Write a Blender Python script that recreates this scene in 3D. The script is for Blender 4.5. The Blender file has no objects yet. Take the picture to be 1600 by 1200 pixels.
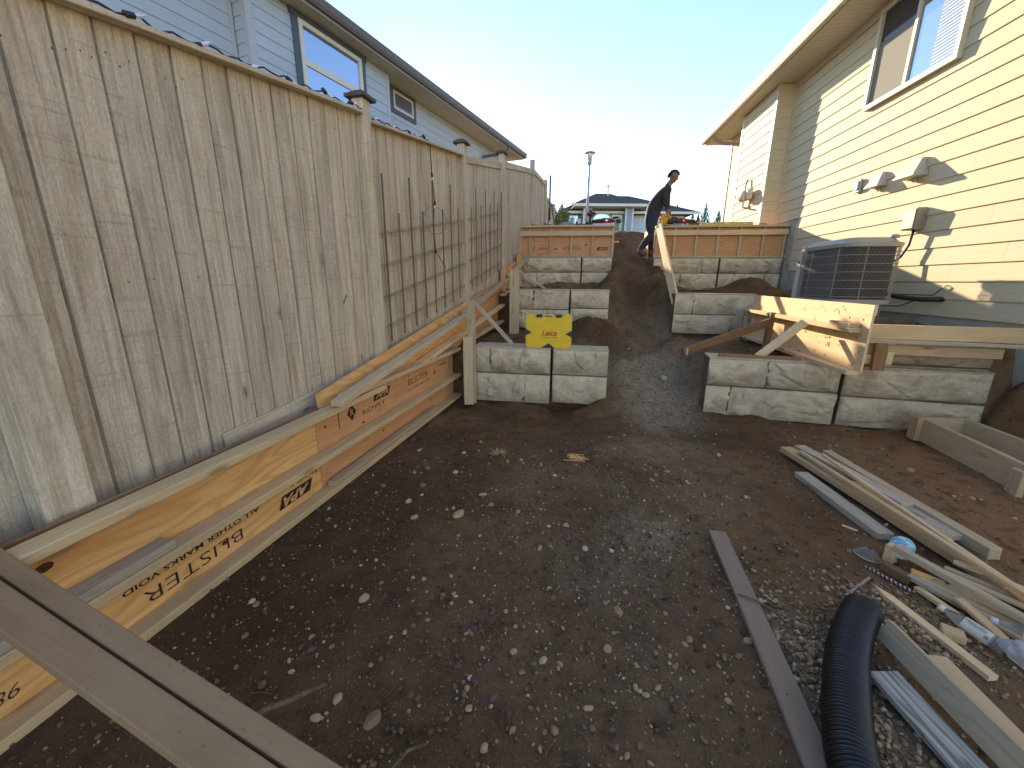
import bpy, bmesh, math, random
import numpy as np
from mathutils import Vector, Matrix, noise as mnoise
random.seed(7); rng = np.random.default_rng(7)
SC = bpy.context.scene; COL = SC.collection
rad = math.radians
# ------------------------------------------------------------------ camera
EYE = Vector((0, 0, 1.32)); PITCH = rad(14.443); ROLL = rad(.419)
fwd = Vector((0, math.cos(PITCH), -math.sin(PITCH))); up = Vector((0, math.sin(PITCH), math.cos(PITCH))); rt = Vector((1, 0, 0))
rt2 = rt*math.cos(ROLL) + up*math.sin(ROLL); up2 = -rt*math.sin(ROLL) + up*math.cos(ROLL)
cam = bpy.data.cameras.new('camera'); camo = bpy.data.objects.new('camera', cam); COL.objects.link(camo)
cam.sensor_width = 36; cam.lens = 36*626.6/1600; cam.clip_end = 3000; cam.clip_start = .05
camo.matrix_world = Matrix(((rt2.x, up2.x, -fwd.x, EYE.x), (rt2.y, up2.y, -fwd.y, EYE.y), (rt2.z, up2.z, -fwd.z, EYE.z), (0, 0, 0, 1)))
SC.camera = camo
# ------------------------------------------------------------------ sky, sun, exposure
SUN_AZ, SUN_EL = -10.5, 17.0
world = bpy.data.worlds.new('World'); SC.world = world; world.use_nodes = True
wn = world.node_tree
sky = wn.nodes.new('ShaderNodeTexSky'); sky.sky_type = 'NISHITA'; sky.sun_disc = False
sky.sun_elevation = rad(SUN_EL); sky.sun_rotation = rad(SUN_AZ); sky.altitude = 50; sky.air_density = 1.0; sky.dust_density = .03; sky.ozone_density = 2.2
tint = wn.nodes.new('ShaderNodeMixRGB'); tint.blend_type = 'MULTIPLY'; tint.inputs[0].default_value = 1; tint.inputs[2].default_value = (1.00, .90, .90, 1)
wn.links.new(sky.outputs[0], tint.inputs[1]); wn.links.new(tint.outputs[0], wn.nodes['Background'].inputs[0]); wn.nodes['Background'].inputs[1].default_value = .15
sl = bpy.data.lights.new('sun', 'SUN'); so = bpy.data.objects.new('sun', sl); COL.objects.link(so)
sl.energy = 4.4; sl.angle = rad(.55); sl.color = (1, .82, .58)
a_, e_ = rad(SUN_AZ), rad(SUN_EL)
so.rotation_euler = Vector((-math.sin(a_)*math.cos(e_), -math.cos(a_)*math.cos(e_), -math.sin(e_))).to_track_quat('-Z', 'Y').to_euler()
so.location = (-6, 20, 12)
SC.view_settings.view_transform = 'Standard'; SC.view_settings.look = 'None'; SC.view_settings.gamma = 1
SC.view_settings.use_curve_mapping = False; SC.view_settings.exposure = 1.45

# ------------------------------------------------------------------ helpers
def tag(o, label=None, cat=None, group=None, kind=None):
    for k, v in (('label', label), ('category', cat), ('group', group), ('kind', kind)):
        if v: o[k] = v
    return o
WM = {}
def place(o, parent, M):
    WM[o.name] = M.copy()
    if parent is not None:
        o.parent = parent; o.matrix_parent_inverse = Matrix.Identity(4)
        o.matrix_basis = WM[parent.name].inverted() @ M
    else: o.matrix_basis = M
    return o
def empty(name, loc, label, cat, group=None):
    o = bpy.data.objects.new(name, None); COL.objects.link(o); o.empty_display_size = .1
    place(o, None, Matrix.Translation(loc)); return tag(o, label, cat, group)
def mesh_of(name, v, f, mat=None, smooth=False):
    me = bpy.data.meshes.new(name); me.from_pydata([tuple(p) for p in v], [], [tuple(p) for p in f]); me.update()
    for m in (mat if isinstance(mat, (list, tuple)) else [mat]):
        if m: me.materials.append(m)
    if smooth: me.polygons.foreach_set('use_smooth', [True]*len(me.polygons))
    return me
def link(name, me, parent=None, M=None):
    o = bpy.data.objects.new(name, me); COL.objects.link(o)
    return place(o, parent, M if M is not None else Matrix.Identity(4))
def obj(name, v, f, mat, parent=None, M=None, smooth=False):
    return link(name, mesh_of(name, v, f, mat, smooth), parent, M)
def frame(o, x, upv=(0, 0, 1)):
    x = Vector(x).normalized(); z = Vector(upv); y = z.cross(x).normalized(); z = x.cross(y)
    o = Vector(o)
    return Matrix(((x.x, y.x, z.x, o.x), (x.y, y.y, z.y, o.y), (x.z, y.z, z.z, o.z), (0, 0, 0, 1)))
class MB:                                              # gathers shapes into one mesh
    def __init__(s): s.v = []; s.f = []; s.m = []
    def add(s, v, f, mi=0, M=None):
        n = len(s.v); s.v += [tuple((M @ Vector(p)) if M else p) for p in v]; s.f += [tuple(i+n for i in q) for q in f]; s.m += [mi]*len(f); return s
    def box(s, x0, x1, y0, y1, z0, z1, mi=0, M=None):
        v = [(x, y, z) for x in (x0, x1) for y in (y0, y1) for z in (z0, z1)]
        return s.add(v, [(0, 1, 3, 2), (4, 6, 7, 5), (0, 4, 5, 1), (2, 3, 7, 6), (0, 2, 6, 4), (1, 5, 7, 3)], mi, M)
    def tube(s, pts, r, n=8, mi=0, cap=True, M=None):
        v, f = tube_geo(pts, r, n, cap); return s.add(v, f, mi, M)
    def lathe(s, prof, n=16, mi=0, M=None):
        v, f = lathe_geo(prof, n); return s.add(v, f, mi, M)
    def build(s, name, mat, parent=None, M=None, smooth=False):
        me = mesh_of(name, s.v, s.f, mat, smooth)
        if any(s.m): me.polygons.foreach_set('material_index', s.m)
        return link(name, me, parent, M)
def tube_geo(pts, r, n=8, cap=True):
    pts = [Vector(p) for p in pts]; rs = r if isinstance(r, (list, tuple)) else [r]*len(pts); v = []; f = []
    u = None
    for i, p in enumerate(pts):
        d = (pts[min(i+1, len(pts)-1)] - pts[max(i-1, 0)]).normalized()
        if u is None: u = d.orthogonal().normalized()
        u = (u - d*u.dot(d)).normalized(); w = d.cross(u)
        for k in range(n):
            a = 2*math.pi*k/n; v.append(p + (u*math.cos(a) + w*math.sin(a))*rs[i])
    for i in range(len(pts)-1):
        for k in range(n):
            f.append((i*n+k, i*n+(k+1) % n, (i+1)*n+(k+1) % n, (i+1)*n+k))
    if cap: f += [tuple(range(n))[::-1], tuple(range((len(pts)-1)*n, len(pts)*n))]
    return v, f
def lathe_geo(prof, n=16):
    v = []; f = []
    for r, z in prof:
        for k in range(n): a = 2*math.pi*k/n; v.append((r*math.cos(a), r*math.sin(a), z))
    for i in range(len(prof)-1):
        for k in range(n): f.append((i*n+k, i*n+(k+1) % n, (i+1)*n+(k+1) % n, (i+1)*n+k))
    f += [tuple(range(n))[::-1], tuple(range((len(prof)-1)*n, len(prof)*n))]
    return v, f
def cbox(lx, ly, lz, b=.003, warp=0, seed=0, cx=1):
    """chamfered box on x 0..lx, centred on y, z; optional slight bow along the length"""
    bm = bmesh.new(); bmesh.ops.create_cube(bm, size=1)
    for v in bm.verts: v.co = Vector(((v.co.x+.5)*lx, v.co.y*ly, v.co.z*lz))
    if cx > 1:
        es = [e for e in bm.edges if abs((e.verts[0].co-e.verts[1].co).x) > lx*.9]
        bmesh.ops.subdivide_edges(bm, edges=es, cuts=cx-1, use_grid_fill=True)
    if b > 0:
        es = [e for e in bm.edges if e.calc_face_angle(0) > .5]
        bmesh.ops.bevel(bm, geom=es, offset=min(b, lz*.3, ly*.3), segments=1, affect='EDGES')
    if warp:
        r = random.Random(seed); a, c, tw = r.uniform(-1, 1)*warp, r.uniform(-1, 1)*warp, r.uniform(-1, 1)*warp*1.5
        for v in bm.verts:
            t = v.co.x/lx; q = 4*t*(1-t); v.co.y += a*q; v.co.z += c*q + tw*(t-.5)*v.co.y/max(ly, .01)*.5
    v = [tuple(p.co) for p in bm.verts]; bm.verts.index_update(); f = [tuple(p.index for p in q.verts) for q in bm.faces]; bm.free()
    return v, f
_cb = [0]
def beam(name, p0, p1, w, h, mat, parent=None, upv=(0, 0, 1), b=.003, warp=.003, roll=0):
    """timber from p0 to p1 (centre line), w across, h along the up vector"""
    p0, p1 = Vector(p0), Vector(p1); L = (p1-p0).length; _cb[0] += 1
    v, f = cbox(L, w, h, b, warp, _cb[0], 5 if warp and L > .5 else 1)
    M = frame(p0, p1-p0, upv)
    if roll: M = M @ Matrix.Rotation(rad(roll), 4, 'X')
    return obj(name, v, f, mat, parent, M)
def text(body, size, mat, parent, M, name='printed_lettering', shear=0, bold=0, sx=1, extrude=0):
    cu = bpy.data.curves.new('t', 'FONT'); cu.body = body; cu.size = size; cu.shear = shear; cu.offset = bold if bold else -size*.012; cu.align_x = 'CENTER'; cu.align_y = 'CENTER'; cu.extrude = extrude
    cu.resolution_u = 3
    t = bpy.data.objects.new('t', cu); me0 = t.to_mesh()
    me = me0.copy(); t.to_mesh_clear(); bpy.data.objects.remove(t); bpy.data.curves.remove(cu)
    me.materials.clear(); me.materials.append(mat)
    for v in me.vertices: v.co.x *= sx
    return link(name, me, parent, M)
def copy_tree(o, M, label=None):
    c = o.copy(); COL.objects.link(c); place(c, None, M)
    if label: c['label'] = label
    for ch in o.children:
        d = ch.copy(); COL.objects.link(d); d.parent = c; WM[d.name] = M @ WM[o.name].inverted() @ WM[ch.name]
        for g in ch.children: e = g.copy(); COL.objects.link(e); e.parent = d
    return c
# ------------------------------------------------------------------ numpy noise
_perm = rng.random((256, 256)).astype(np.float64)
def vnoise(x, y):
    xi = np.floor(x).astype(int); yi = np.floor(y).astype(int); fx = x-xi; fy = y-yi
    fx = fx*fx*(3-2*fx); fy = fy*fy*(3-2*fy)
    g = lambda i, j: _perm[i % 256, j % 256]
    return (g(xi, yi)*(1-fx)+g(xi+1, yi)*fx)*(1-fy) + (g(xi, yi+1)*(1-fx)+g(xi+1, yi+1)*fx)*fy - .5
def fbm(x, y, o=4):
    s = 0; a = 1
    for k in range(o): s = s + a*vnoise(x*2**k+17*k, y*2**k+31*k); a *= .5
    return s
def sst(a, b, x):
    t = np.clip((x-a)/(b-a), 0, 1); return t*t*(3-2*t)
# ------------------------------------------------------------------ materials
def mat(name):
    m = bpy.data.materials.new(name); m.use_nodes = True; nt = m.node_tree
    return m, nt, nt.nodes['Principled BSDF']
def nd(nt, t, **k):
    n = nt.nodes.new('ShaderNode'+t)
    for a, v in k.items():
        if a.startswith('i_'): 
            key = a[2:]; key = int(key) if key.isdigit() else key.replace('_', ' ')
            s = n.inputs[key]
            if hasattr(v, 'is_output') or isinstance(v, bpy.types.NodeSocket): nt.links.new(v, s)
            else: s.default_value = v
        else: setattr(n, a, v)
    return n
def math_(nt, op, a, b=0.0, c=0.0):
    n = nd(nt, 'Math', operation=op)
    for i, v in enumerate((a, b, c)):
        if isinstance(v, bpy.types.NodeSocket): nt.links.new(v, n.inputs[i])
        else: n.inputs[i].default_value = v
    return n.outputs[0]
def ramp(nt, fac, stops):
    n = nd(nt, 'ValToRGB', i_Fac=fac); e = n.color_ramp.elements
    while len(e) < len(stops): e.new(.5)
    for q, (p, c) in zip(e, stops):
        q.position = p; q.color = (c, c, c, 1) if isinstance(c, (int, float)) else (*c, 1)
    return n.outputs[0]
def mix(nt, fac, a, b, blend='MIX'):
    n = nd(nt, 'MixRGB', blend_type=blend)
    for i, v in enumerate((fac, a, b)):
        if isinstance(v, bpy.types.NodeSocket): nt.links.new(v, n.inputs[i])
        else: n.inputs[i].default_value = v if i == 0 else (*v, 1)
    return n.outputs[0]
def coords(nt, scale=(1, 1, 1), rnd=True, src='Object'):
    tc = nd(nt, 'TexCoord').outputs[src]
    if rnd:
        oi = nd(nt, 'ObjectInfo'); r = math_(nt, 'MULTIPLY', oi.outputs['Random'], 57.0)
        cx = nd(nt, 'CombineXYZ', i_0=r, i_1=r, i_2=r).outputs[0]
        tc = nd(nt, 'VectorMath', operation='ADD', i_0=tc, i_1=cx).outputs[0]
    return nd(nt, 'Mapping', i_Vector=tc, i_Scale=scale).outputs[0]
def noise(nt, vec, scale, detail=4, rough=.55, dist=0, out='Fac'):
    return nd(nt, 'TexNoise', i_Vector=vec, i_Scale=scale, i_Detail=detail, i_Roughness=rough, i_Distortion=dist).outputs[out]
def bump(nt, bsdf, h, strength=.4, dist=.004):
    b = nd(nt, 'Bump', i_Height=h, i_Strength=strength, i_Distance=dist); nt.links.new(b.outputs[0], bsdf.inputs['Normal'])
def plain(name, c, rough=.6, metal=0, var=.08, vs=25, bmp=0, spec=.5):
    m, nt, b = mat(name); b.inputs['Roughness'].default_value = rough; b.inputs['Metallic'].default_value = metal; b.inputs['Specular IOR Level'].default_value = spec
    v = coords(nt, rnd=True); n = noise(nt, v, vs, 5)
    k = ramp(nt, n, [(.25, 1-var*2), (.75, 1+var)])
    nt.links.new(mix(nt, 1, c, k, 'MULTIPLY'), b.inputs['Base Color'])
    if bmp: bump(nt, b, n, bmp, .003)
    return m
def wood(name, light, dark, rings=7, ringamt=.55, stretch=9, grey=None, greyamt=0, knots=.5, rough=.75, tint=.18, bmp=.35, scale=1.0, dirt=.25):
    """timber: contour lines of a stretched noise make the grain; x is the board's length"""
    m, nt, b = mat(name); b.inputs['Roughness'].default_value = rough; b.inputs['Specular IOR Level'].default_value = .25
    v = coords(nt, (scale, scale*stretch, scale*stretch))
    n1 = noise(nt, v, 1.3, 2, .5, .3)
    ct = math_(nt, 'PINGPONG', math_(nt, 'MULTIPLY', n1, rings*2.0), 1.0)
    ct = ramp(nt, ct, [(0, 0), (.55, .25), (.9, 1), (1, .8)])
    v2 = coords(nt, (scale*2.5, scale*90, scale*90)); fine = noise(nt, v2, 1.0, 5, .65)
    c = mix(nt, math_(nt, 'MULTIPLY', ct, ringamt), light, dark)
    c = mix(nt, ramp(nt, fine, [(.35, 0), (.75, .55)]), c, dark)
    big = noise(nt, coords(nt, (scale*1.0, scale*3, scale*3)), 2.2, 4)
    if grey: c = mix(nt, math_(nt, 'MULTIPLY', ramp(nt, big, [(.3, 0), (.65, 1)]), greyamt), c, grey)
    if knots:
        vo = nd(nt, 'TexVoronoi', i_Vector=coords(nt, (scale*2.2, scale*7, scale*7)), i_Scale=1.0, i_Randomness=1.0)
        c = mix(nt, math_(nt, 'MULTIPLY', ramp(nt, vo.outputs['Distance'], [(.07, 1), (.12, .25), (.2, 0)]), knots), c, tuple(x*.35 for x in dark))
    sp = noise(nt, coords(nt, (30, 60, 60)), 1.5, 3)
    c = mix(nt, math_(nt, 'MULTIPLY', ramp(nt, sp, [(.6, 0), (.78, 1)]), dirt), c, (.06, .045, .03))
    oi = nd(nt, 'ObjectInfo').outputs['Random']
    c = mix(nt, 1, c, ramp(nt, oi, [(0, 1-tint), (1, 1+tint*.5)]), 'MULTIPLY')
    nt.links.new(c, b.inputs['Base Color'])
    h = math_(nt, 'ADD', math_(nt, 'MULTIPLY', fine, .6), math_(nt, 'MULTIPLY', ct, -.35)); bump(nt, b, h, bmp, .0025)
    return m
M_FENCE = None
def fence_mat():
    m, nt, b = mat('weathered_fence_wood'); b.inputs['Roughness'].default_value = .88; b.inputs['Specular IOR Level'].default_value = .15
    v = coords(nt, (1.2, 16, 16)); n1 = noise(nt, v, 1.6, 6, .62, .5)
    fine = noise(nt, coords(nt, (2.2, 62, 62)), 1, 5, .75)
    big = noise(nt, coords(nt, (.9, 4, 4)), 1.7, 5, .6, .8)
    c = ramp(nt, n1, [(.25, (.34, .295, .25)), (.42, (.54, .495, .43)), (.58, (.65, .605, .535)), (.75, (.73, .69, .62))])
    c = mix(nt, ramp(nt, fine, [(.46, 0), (.70, .62)]), c, (.25, .21, .17))
    c = mix(nt, ramp(nt, big, [(.54, 0), (.74, .5)]), c, (.34, .27, .20))
    c = mix(nt, ramp(nt, noise(nt, coords(nt, (2, 7, 7)), 2.1, 5), [(.56, 0), (.70, .55)]), c, (.70, .66, .58))
    # saw marks across the board
    saw = noise(nt, coords(nt, (60, 3, 3)), 1, 3, .6)
    c = mix(nt, ramp(nt, saw, [(.58, 0), (.72, .34)]), c, (.20, .175, .145)); grit = noise(nt, coords(nt, (70, 180, 180)), 1, 3, .7); c = mix(nt, 1, c, ramp(nt, grit, [(.3, .80), (.7, 1.16)]), 'MULTIPLY')
    vo = nd(nt, 'TexVoronoi', i_Vector=coords(nt, (1.6, 5.5, 5.5)), i_Scale=1.0)
    kn = ramp(nt, vo.outputs['Distance'], [(.03, 1), (.055, .5), (.10, 0)])
    c = mix(nt, math_(nt, 'MULTIPLY', kn, .7), c, (.07, .055, .045))
    oi = nd(nt, 'ObjectInfo').outputs['Random']
    c = mix(nt, 1, c, ramp(nt, oi, [(0, .90), (.5, 1.03), (1, 1.12)]), 'MULTIPLY')
    c = mix(nt, math_(nt, 'MULTIPLY', oi, .14), c, (.42, .33, .23)); c = mix(nt, 1, c, (1.0, .985, .97), 'MULTIPLY')
    nt.links.new(c, b.inputs['Base Color'])
    bump(nt, b, math_(nt, 'ADD', math_(nt, 'MULTIPLY', fine, .7), math_(nt, 'ADD', n1, math_(nt, 'MULTIPLY', saw, .3))), .55, .004)
    return m
M_FENCE = fence_mat()
M_PALE = wood('pale_lumber', (.86, .67, .43), (.66, .46, .25), 5, .4, 9, (.50, .41, .29), .6, .6)
M_TAN = wood('tan_lumber', (.70, .52, .32), (.48, .33, .18), 6, .5, 9, (.42, .35, .26), .4, .6)
M_GREY = wood('grey_lumber', (.52, .47, .41), (.28, .245, .205), 8, .6, 10, (.54, .51, .47), .5, .5)
M_POST = wood('aged_lumber', (.66, .545, .39), (.41, .31, .20), 6, .5, 12, (.48, .42, .33), .5, .4)
M_GRAIN = wood('silver_grained_board', (.55, .535, .52), (.15, .14, .14), 9, .9, 11, None, 0, .2, bmp=1.0, tint=.05)
M_BROWN = wood('brown_lumber', (.30, .185, .105), (.17, .10, .055), 5, .5, 10, None, 0, .5)
M_PLY = wood('orange_plywood', (.84, .55, .27), (.60, .33, .13), 9, .75, 5.5, None, 0, .55, .6, .10, .12, .8, .05)
M_PLYR = wood('reddish_plywood', (.70, .41, .23), (.52, .26, .12), 6, .5, 6, (.54, .30, .18), .4, .4, .7, .10, .12, 1.2, .1)
M_PLYP = wood('pale_plywood', (.82, .64, .42), (.66, .47, .27), 6, .4, 5, None, 0, .75, .6, .05, .1, 1.6, .25)
M_COMP = wood('brown_composite_decking', (.33, .22, .14), (.22, .145, .09), 3, .35, 14, (.38, .275, .19), .7, .1, .92, .08, .4, 1, .35)
M_COMP.node_tree.nodes['Principled BSDF'].inputs['Specular IOR Level'].default_value = .08
M_PLANK = wood('weathered_flat_plank', (.29, .22, .18), (.20, .15, .12), 3, .35, 12, (.33, .265, .22), .5, .2, .7, .05)
M_INK = plain('black_stamp_ink', (.03, .022, .016), .85)
M_WHITEP = plain('white_vinyl', (.72, .72, .70), .45, 0, .05)
M_TRIM = plain('light_trim_paint', (.62, .61, .57), .6, 0, .05)
M_STEEL = plain('galvanised_steel', (.45, .46, .47), .35, .8)
M_BLACK = plain('black_plastic', (.024, .024, .025), .5)
M_RED = plain('red_plastic', (.17, .012, .014), .45)
M_YEL = plain('yellow_plastic', (.80, .52, .01), .42, 0, .06, 12)
M_DYEL = plain('yellow_tool_plastic', (.72, .36, .01), .4)
M_ROOF = plain('asphalt_shingle', (.085, .08, .09), .95, 0, .3, 60, .6)
M_GREENW = plain('green_wire', (.025, .035, .025), .6)
# ------------------------------------------------------------------ ground
def xc(y): return 1.5 + (y-4.2)*.235
def gz_base(x, y):
    path = np.interp(y, [3.5, 3.9, 4.2, 4.6, 5.2, 5.8, 6.2, 6.6, 7.1, 8.2, 9.2, 9.8, 10.6, 12, 14, 38, 60, 3000], [0, .03, .11, .27, .48, .60, .68, 1.0, 1.36, 1.72, 1.95, 2.08, 2.42, 2.3, 2.5, 5.5, 5.6, 5.6])
    up_ = np.interp(y, [9.0, 9.5, 14, 38, 60, 3000], [2.0, 2.2, 2.5, 5.5, 5.6, 5.6])
    def stair(faces):
        z = 0
        for (fy, sl, x0, rise) in faces:
            d = y-(fy-sl*(x-x0)); z = z + rise*sst(.05, .20, d)
        return z
    fl = stair([(4.455, .175, -.43, .585), (6.42, .155, .05, .57), (8.4, .14, .19, .75)]); fl = np.where(y > 9, np.maximum(fl, up_), fl)
    fr = stair([(3.985, .262, 1.985, .565), (6.15, .15, 2.43, .575), (8.1, .137, 2.71, .78)]); fr = np.where(y > 9, np.maximum(fr, up_), fr)
    c = xc(y); wl = sst(-.42, -.78, x-c); wr = sst(.36, .74, x-c)
    k = np.clip((y-4.0)/.4, 0, 1)
    z = path*(1-wl-wr) + fl*wl + fr*wr
    # mounds left by the digger
    def mound(cx, cy, rx, ry, h): return h*np.exp(-((x-cx)/rx)**2-((y-cy)/ry)**2)
    z = z - .11*np.abs(fbm(x*3.6+4, y*3.6, 4))*np.clip((y-4.2)/.5, 0, 1)*(y < 10.5)*np.exp(-((x-xc(y))/.8)**2) + mound(1.5, 7.75, .28, .3, .16)*(y > 6.45)*(y < 8.12) + mound(2.62, 6.75, .3, .3, .14)*(y > 6.2)
    z = z + mound(.85, 7.75, .42, .3, .22)*(y > 6.45) + mound(4.1, 7.2, .5, .35, .30)*(y > 6.2) + mound(1.10, 5.75, .40, .42, .30)*(y > 4.6) + .12*fbm(x*2.9+1, y*2.9+5, 4)*np.clip((y-4.2)/.6, 0, 1)*(y < 10.5)*np.exp(-((x-xc(y))/.75)**2)
    z = z + mound(2.75, 10.3, .8, .6, .22) - mound(2.25, 6.05, .28, .4, .14) - .13*np.exp(-((x-xc(y)-.05*np.sin(y*2.3))/.26)**2)*sst(4.6, 5.4, y)*sst(9.3, 8.4, y)
    # strip between the right form and the house is filled higher
    fx = 2.84 + (y-3.2)*.19
    st = sst(.02, .2, x-fx)*sst(3.75, 3.95, y+(x-3)*.27)*sst(6.6, 6.0, y)
    z = np.maximum(z, st*(.88+.03*(y-3.5)))
    # bank against the house footing on the right
    hx = 4.539 + (y-4.209)*.134
    z = np.maximum(z, sst(-.30, .0, x-hx)*.55*sst(3.75, 3.3, y)*sst(1.2, 2.2, y))
    # fence side, behind the left forms
    lx = -.885 + (y-3.25)*.231 - .14
    fz = np.interp(y, [0, 1.4, 3.2, 5.2, 7, 9.4, 14, 38, 3000], [.42, .45, .55, .98, 1.4, 2.1, 2.5, 5.5, 5.6])
    lw = sst(-.02, -.12, x-lx)
    z = z*(1-lw) + np.maximum(fz, z)*lw
    # houses stand on ground that follows the slope gently, far to the side it evens out
    return z
def gz(x, y, detail=True):
    x = np.asarray(x, float); y = np.asarray(y, float); z = gz_base(x, y)
    if detail:
        near = np.clip(1-(y-3)/1.2, 0, 1)
        amp = .022*near + .075*(1-near); r = np.hypot(x, y)
        ridge = np.abs(fbm(x*4+9, y*4, 4))
        z = z - .02*(1-near) + .10*fbm(x*.9+7, y*.9+2, 3)*np.clip((y-4.4)/.8, 0, 1)*np.clip(1-(y-9)/2, 0, 1)*np.exp(-((x-xc(y))/.9)**2) + amp*(fbm(x*2.1, y*2.1, 5)*1.2 - ridge*.6)*np.clip(1-(r-12)/10, 0, 1) + (.009+.008*(1-near))*fbm(x*13, y*13, 3)*np.clip(1-(r-7)/3, 0, 1)
    return z
def gz1(x, y): return float(gz(np.array([x]), np.array([y]))[0])
def axis(parts):
    out = [parts[0][0]]
    for a, b, s in parts: n = max(1, int(round((b-a)/s))); out += list(a+(b-a)*(np.arange(n)+1)/n)
    return np.array(out)
gxs = axis([(-1500, -300, 400), (-300, -40, 40), (-40, -8, 4), (-8, -2.2, .3), (-2.2, 3, .022), (3, 5.4, .035), (5.4, 9, .3), (9, 40, 4), (40, 300, 40), (300, 1500, 400)])
gys = axis([(-60, -8, 8), (-8, 0, .5), (0, 3.2, .02), (3.2, 8.6, .03), (8.6, 12, .08), (12, 40, 1), (40, 80, 5), (80, 400, 40), (400, 2400, 400)])
GX, GY = np.meshgrid(gxs, gys); GZ = gz(GX, GY)
nx, ny = len(gxs), len(gys)
ver = np.stack([GX.ravel(), GY.ravel(), GZ.ravel()], 1)
idx = np.arange(nx*ny).reshape(ny, nx)
quads = np.stack([idx[:-1, :-1].ravel(), idx[:-1, 1:].ravel(), idx[1:, 1:].ravel(), idx[1:, :-1].ravel()], 1)
def big_mesh(name, ver, faces, mat, smooth=True):
    me = bpy.data.meshes.new(name); n = faces.shape[1]
    me.vertices.add(len(ver)); me.vertices.foreach_set('co', ver.astype(np.float32).ravel())
    me.loops.add(faces.size); me.loops.foreach_set('vertex_index', faces.astype(np.int32).ravel())
    me.polygons.add(len(faces)); me.polygons.foreach_set('loop_start', np.arange(len(faces), dtype=np.int32)*n)
    me.polygons.foreach_set('loop_total', np.full(len(faces), n, np.int32)); me.polygons.foreach_set('use_smooth', np.full(len(faces), smooth))
    me.update(); me.validate(); me.materials.append(mat); return me
def gravel_mask(x, y):
    c = np.where(y > 3.6, xc(np.maximum(y, 3.6)), 1.36-(3.6-y)*.42)
    m = np.exp(-((x-c)/(.45+.1*np.clip(y-3, 0, 3)))**2)*sst(7.0, 5.6, y)*sst(.9, 2.2, y)
    m = m*np.clip(.75+1.6*fbm(x*1.3+5, y*1.3, 3), .1, 1.2)
    m2 = np.exp(-((x-.45)/.4)**2-((y-2.1)/.9)**2)*.5*np.clip(.8+2*fbm(x*2, y*2+3, 3), 0, 1.3)
    m3 = np.exp(-((x-1.1)/.12)**2-((y-1.1)/.35)**2)*.9 + np.exp(-((x-1.55)/.22)**2-((y-1.3)/.2)**2)*.8
    return np.clip(np.maximum.reduce([m, m2, m3]), 0, 1)
def ground_mat():
    m, nt, b = mat('soil'); b.inputs['Roughness'].default_value = .95; b.inputs['Specular IOR Level'].default_value = .12
    tc = nd(nt, 'TexCoord').outputs['Object']
    big = noise(nt, tc, 1.1, 5, .6, .6); mid = noise(nt, tc, 9, 6, .7); fin = noise(nt, tc, 75, 4, .7)
    at = nd(nt, 'Attribute', attribute_name='gravel').outputs['Fac']
    c = ramp(nt, big, [(.3, (.082, .051, .030)), (.5, (.145, .091, .054)), (.72, (.235, .152, .094))])
    red = nd(nt, 'Attribute', attribute_name='tone').outputs['Fac']
    c = mix(nt, red, c, (.30, .185, .105))
    c = mix(nt, ramp(nt, mid, [(.33, .7), (.5, 0)]), c, (.055, .035, .022))
    g = ramp(nt, noise(nt, tc, 40, 5, .75), [(.3, (.15, .12, .09)), (.5, (.33, .28, .22)), (.7, (.50, .44, .36))])
    gm = math_(nt, 'MULTIPLY', at, ramp(nt, mid, [(.3, .45), (.6, 1)]))
    c = mix(nt, math_(nt, 'MULTIPLY', gm, .92), c, g)
    vo = nd(nt, 'TexVoronoi', i_Vector=tc, i_Scale=85.0)
    sp = ramp(nt, vo.outputs['Distance'], [(.12, 1), (.26, 0)])
    pick = ramp(nt, nd(nt, 'SeparateColor', i_0=vo.outputs['Color']).outputs[0], [(.62, 0), (.66, 1)])
    sp = math_(nt, 'MULTIPLY', math_(nt, 'MULTIPLY', sp, pick), .8)
    c = mix(nt, sp, c, (.36, .29, .21))
    c = mix(nt, ramp(nt, fin, [(.5, 0), (.8, .45)]), c, (.24, .165, .105))
    c = mix(nt, math_(nt, 'MULTIPLY', nd(nt, 'Attribute', attribute_name='dark_soil_and_shade').outputs['Fac'], .8), c, (.062, .036, .021))
    nt.links.new(c, b.inputs['Base Color'])
    h = math_(nt, 'ADD', math_(nt, 'ADD', math_(nt, 'MULTIPLY', mid, 1.6), fin), math_(nt, 'MULTIPLY', sp, .5))
    bump(nt, b, h, 1.0, .013)
    return m
M_SOIL = ground_mat()
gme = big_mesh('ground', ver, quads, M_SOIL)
ga = gme.attributes.new('gravel', 'FLOAT', 'POINT'); ga.data.foreach_set('value', gravel_mask(GX, GY).ravel().astype(np.float32))
tone = sst(1.7, 3.0, GX)*sst(4.2, 3.2, GY)*.8 + .35*sst(.4, 1.2, GX)*sst(2.6, 1.0, GY)
ta = gme.attributes.new('tone', 'FLOAT', 'POINT'); ta.data.foreach_set('value', np.clip(tone, 0, 1).ravel().astype(np.float32))
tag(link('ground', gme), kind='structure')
soil_shade = np.exp(-((GX-1.15)/.5)**2-((GY-5.6)/.5)**2)*.8 + np.exp(-((GX-2.1)/.45)**2-((GY-6.9)/.6)**2)*.6 + sst(-.3, -1.1, GX-.1*GY)*sst(3.6, 2.6, GY)*.55  # dark soil at mound and left; shade painted onto the steep ramp
soil_shade = np.clip(soil_shade*(.8+1.2*fbm(GX*2.2, GY*2.2, 3)), 0, 1)
wa = gme.attributes.new('dark_soil_and_shade', 'FLOAT', 'POINT'); wa.data.foreach_set('value', soil_shade.ravel().astype(np.float32))
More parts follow.
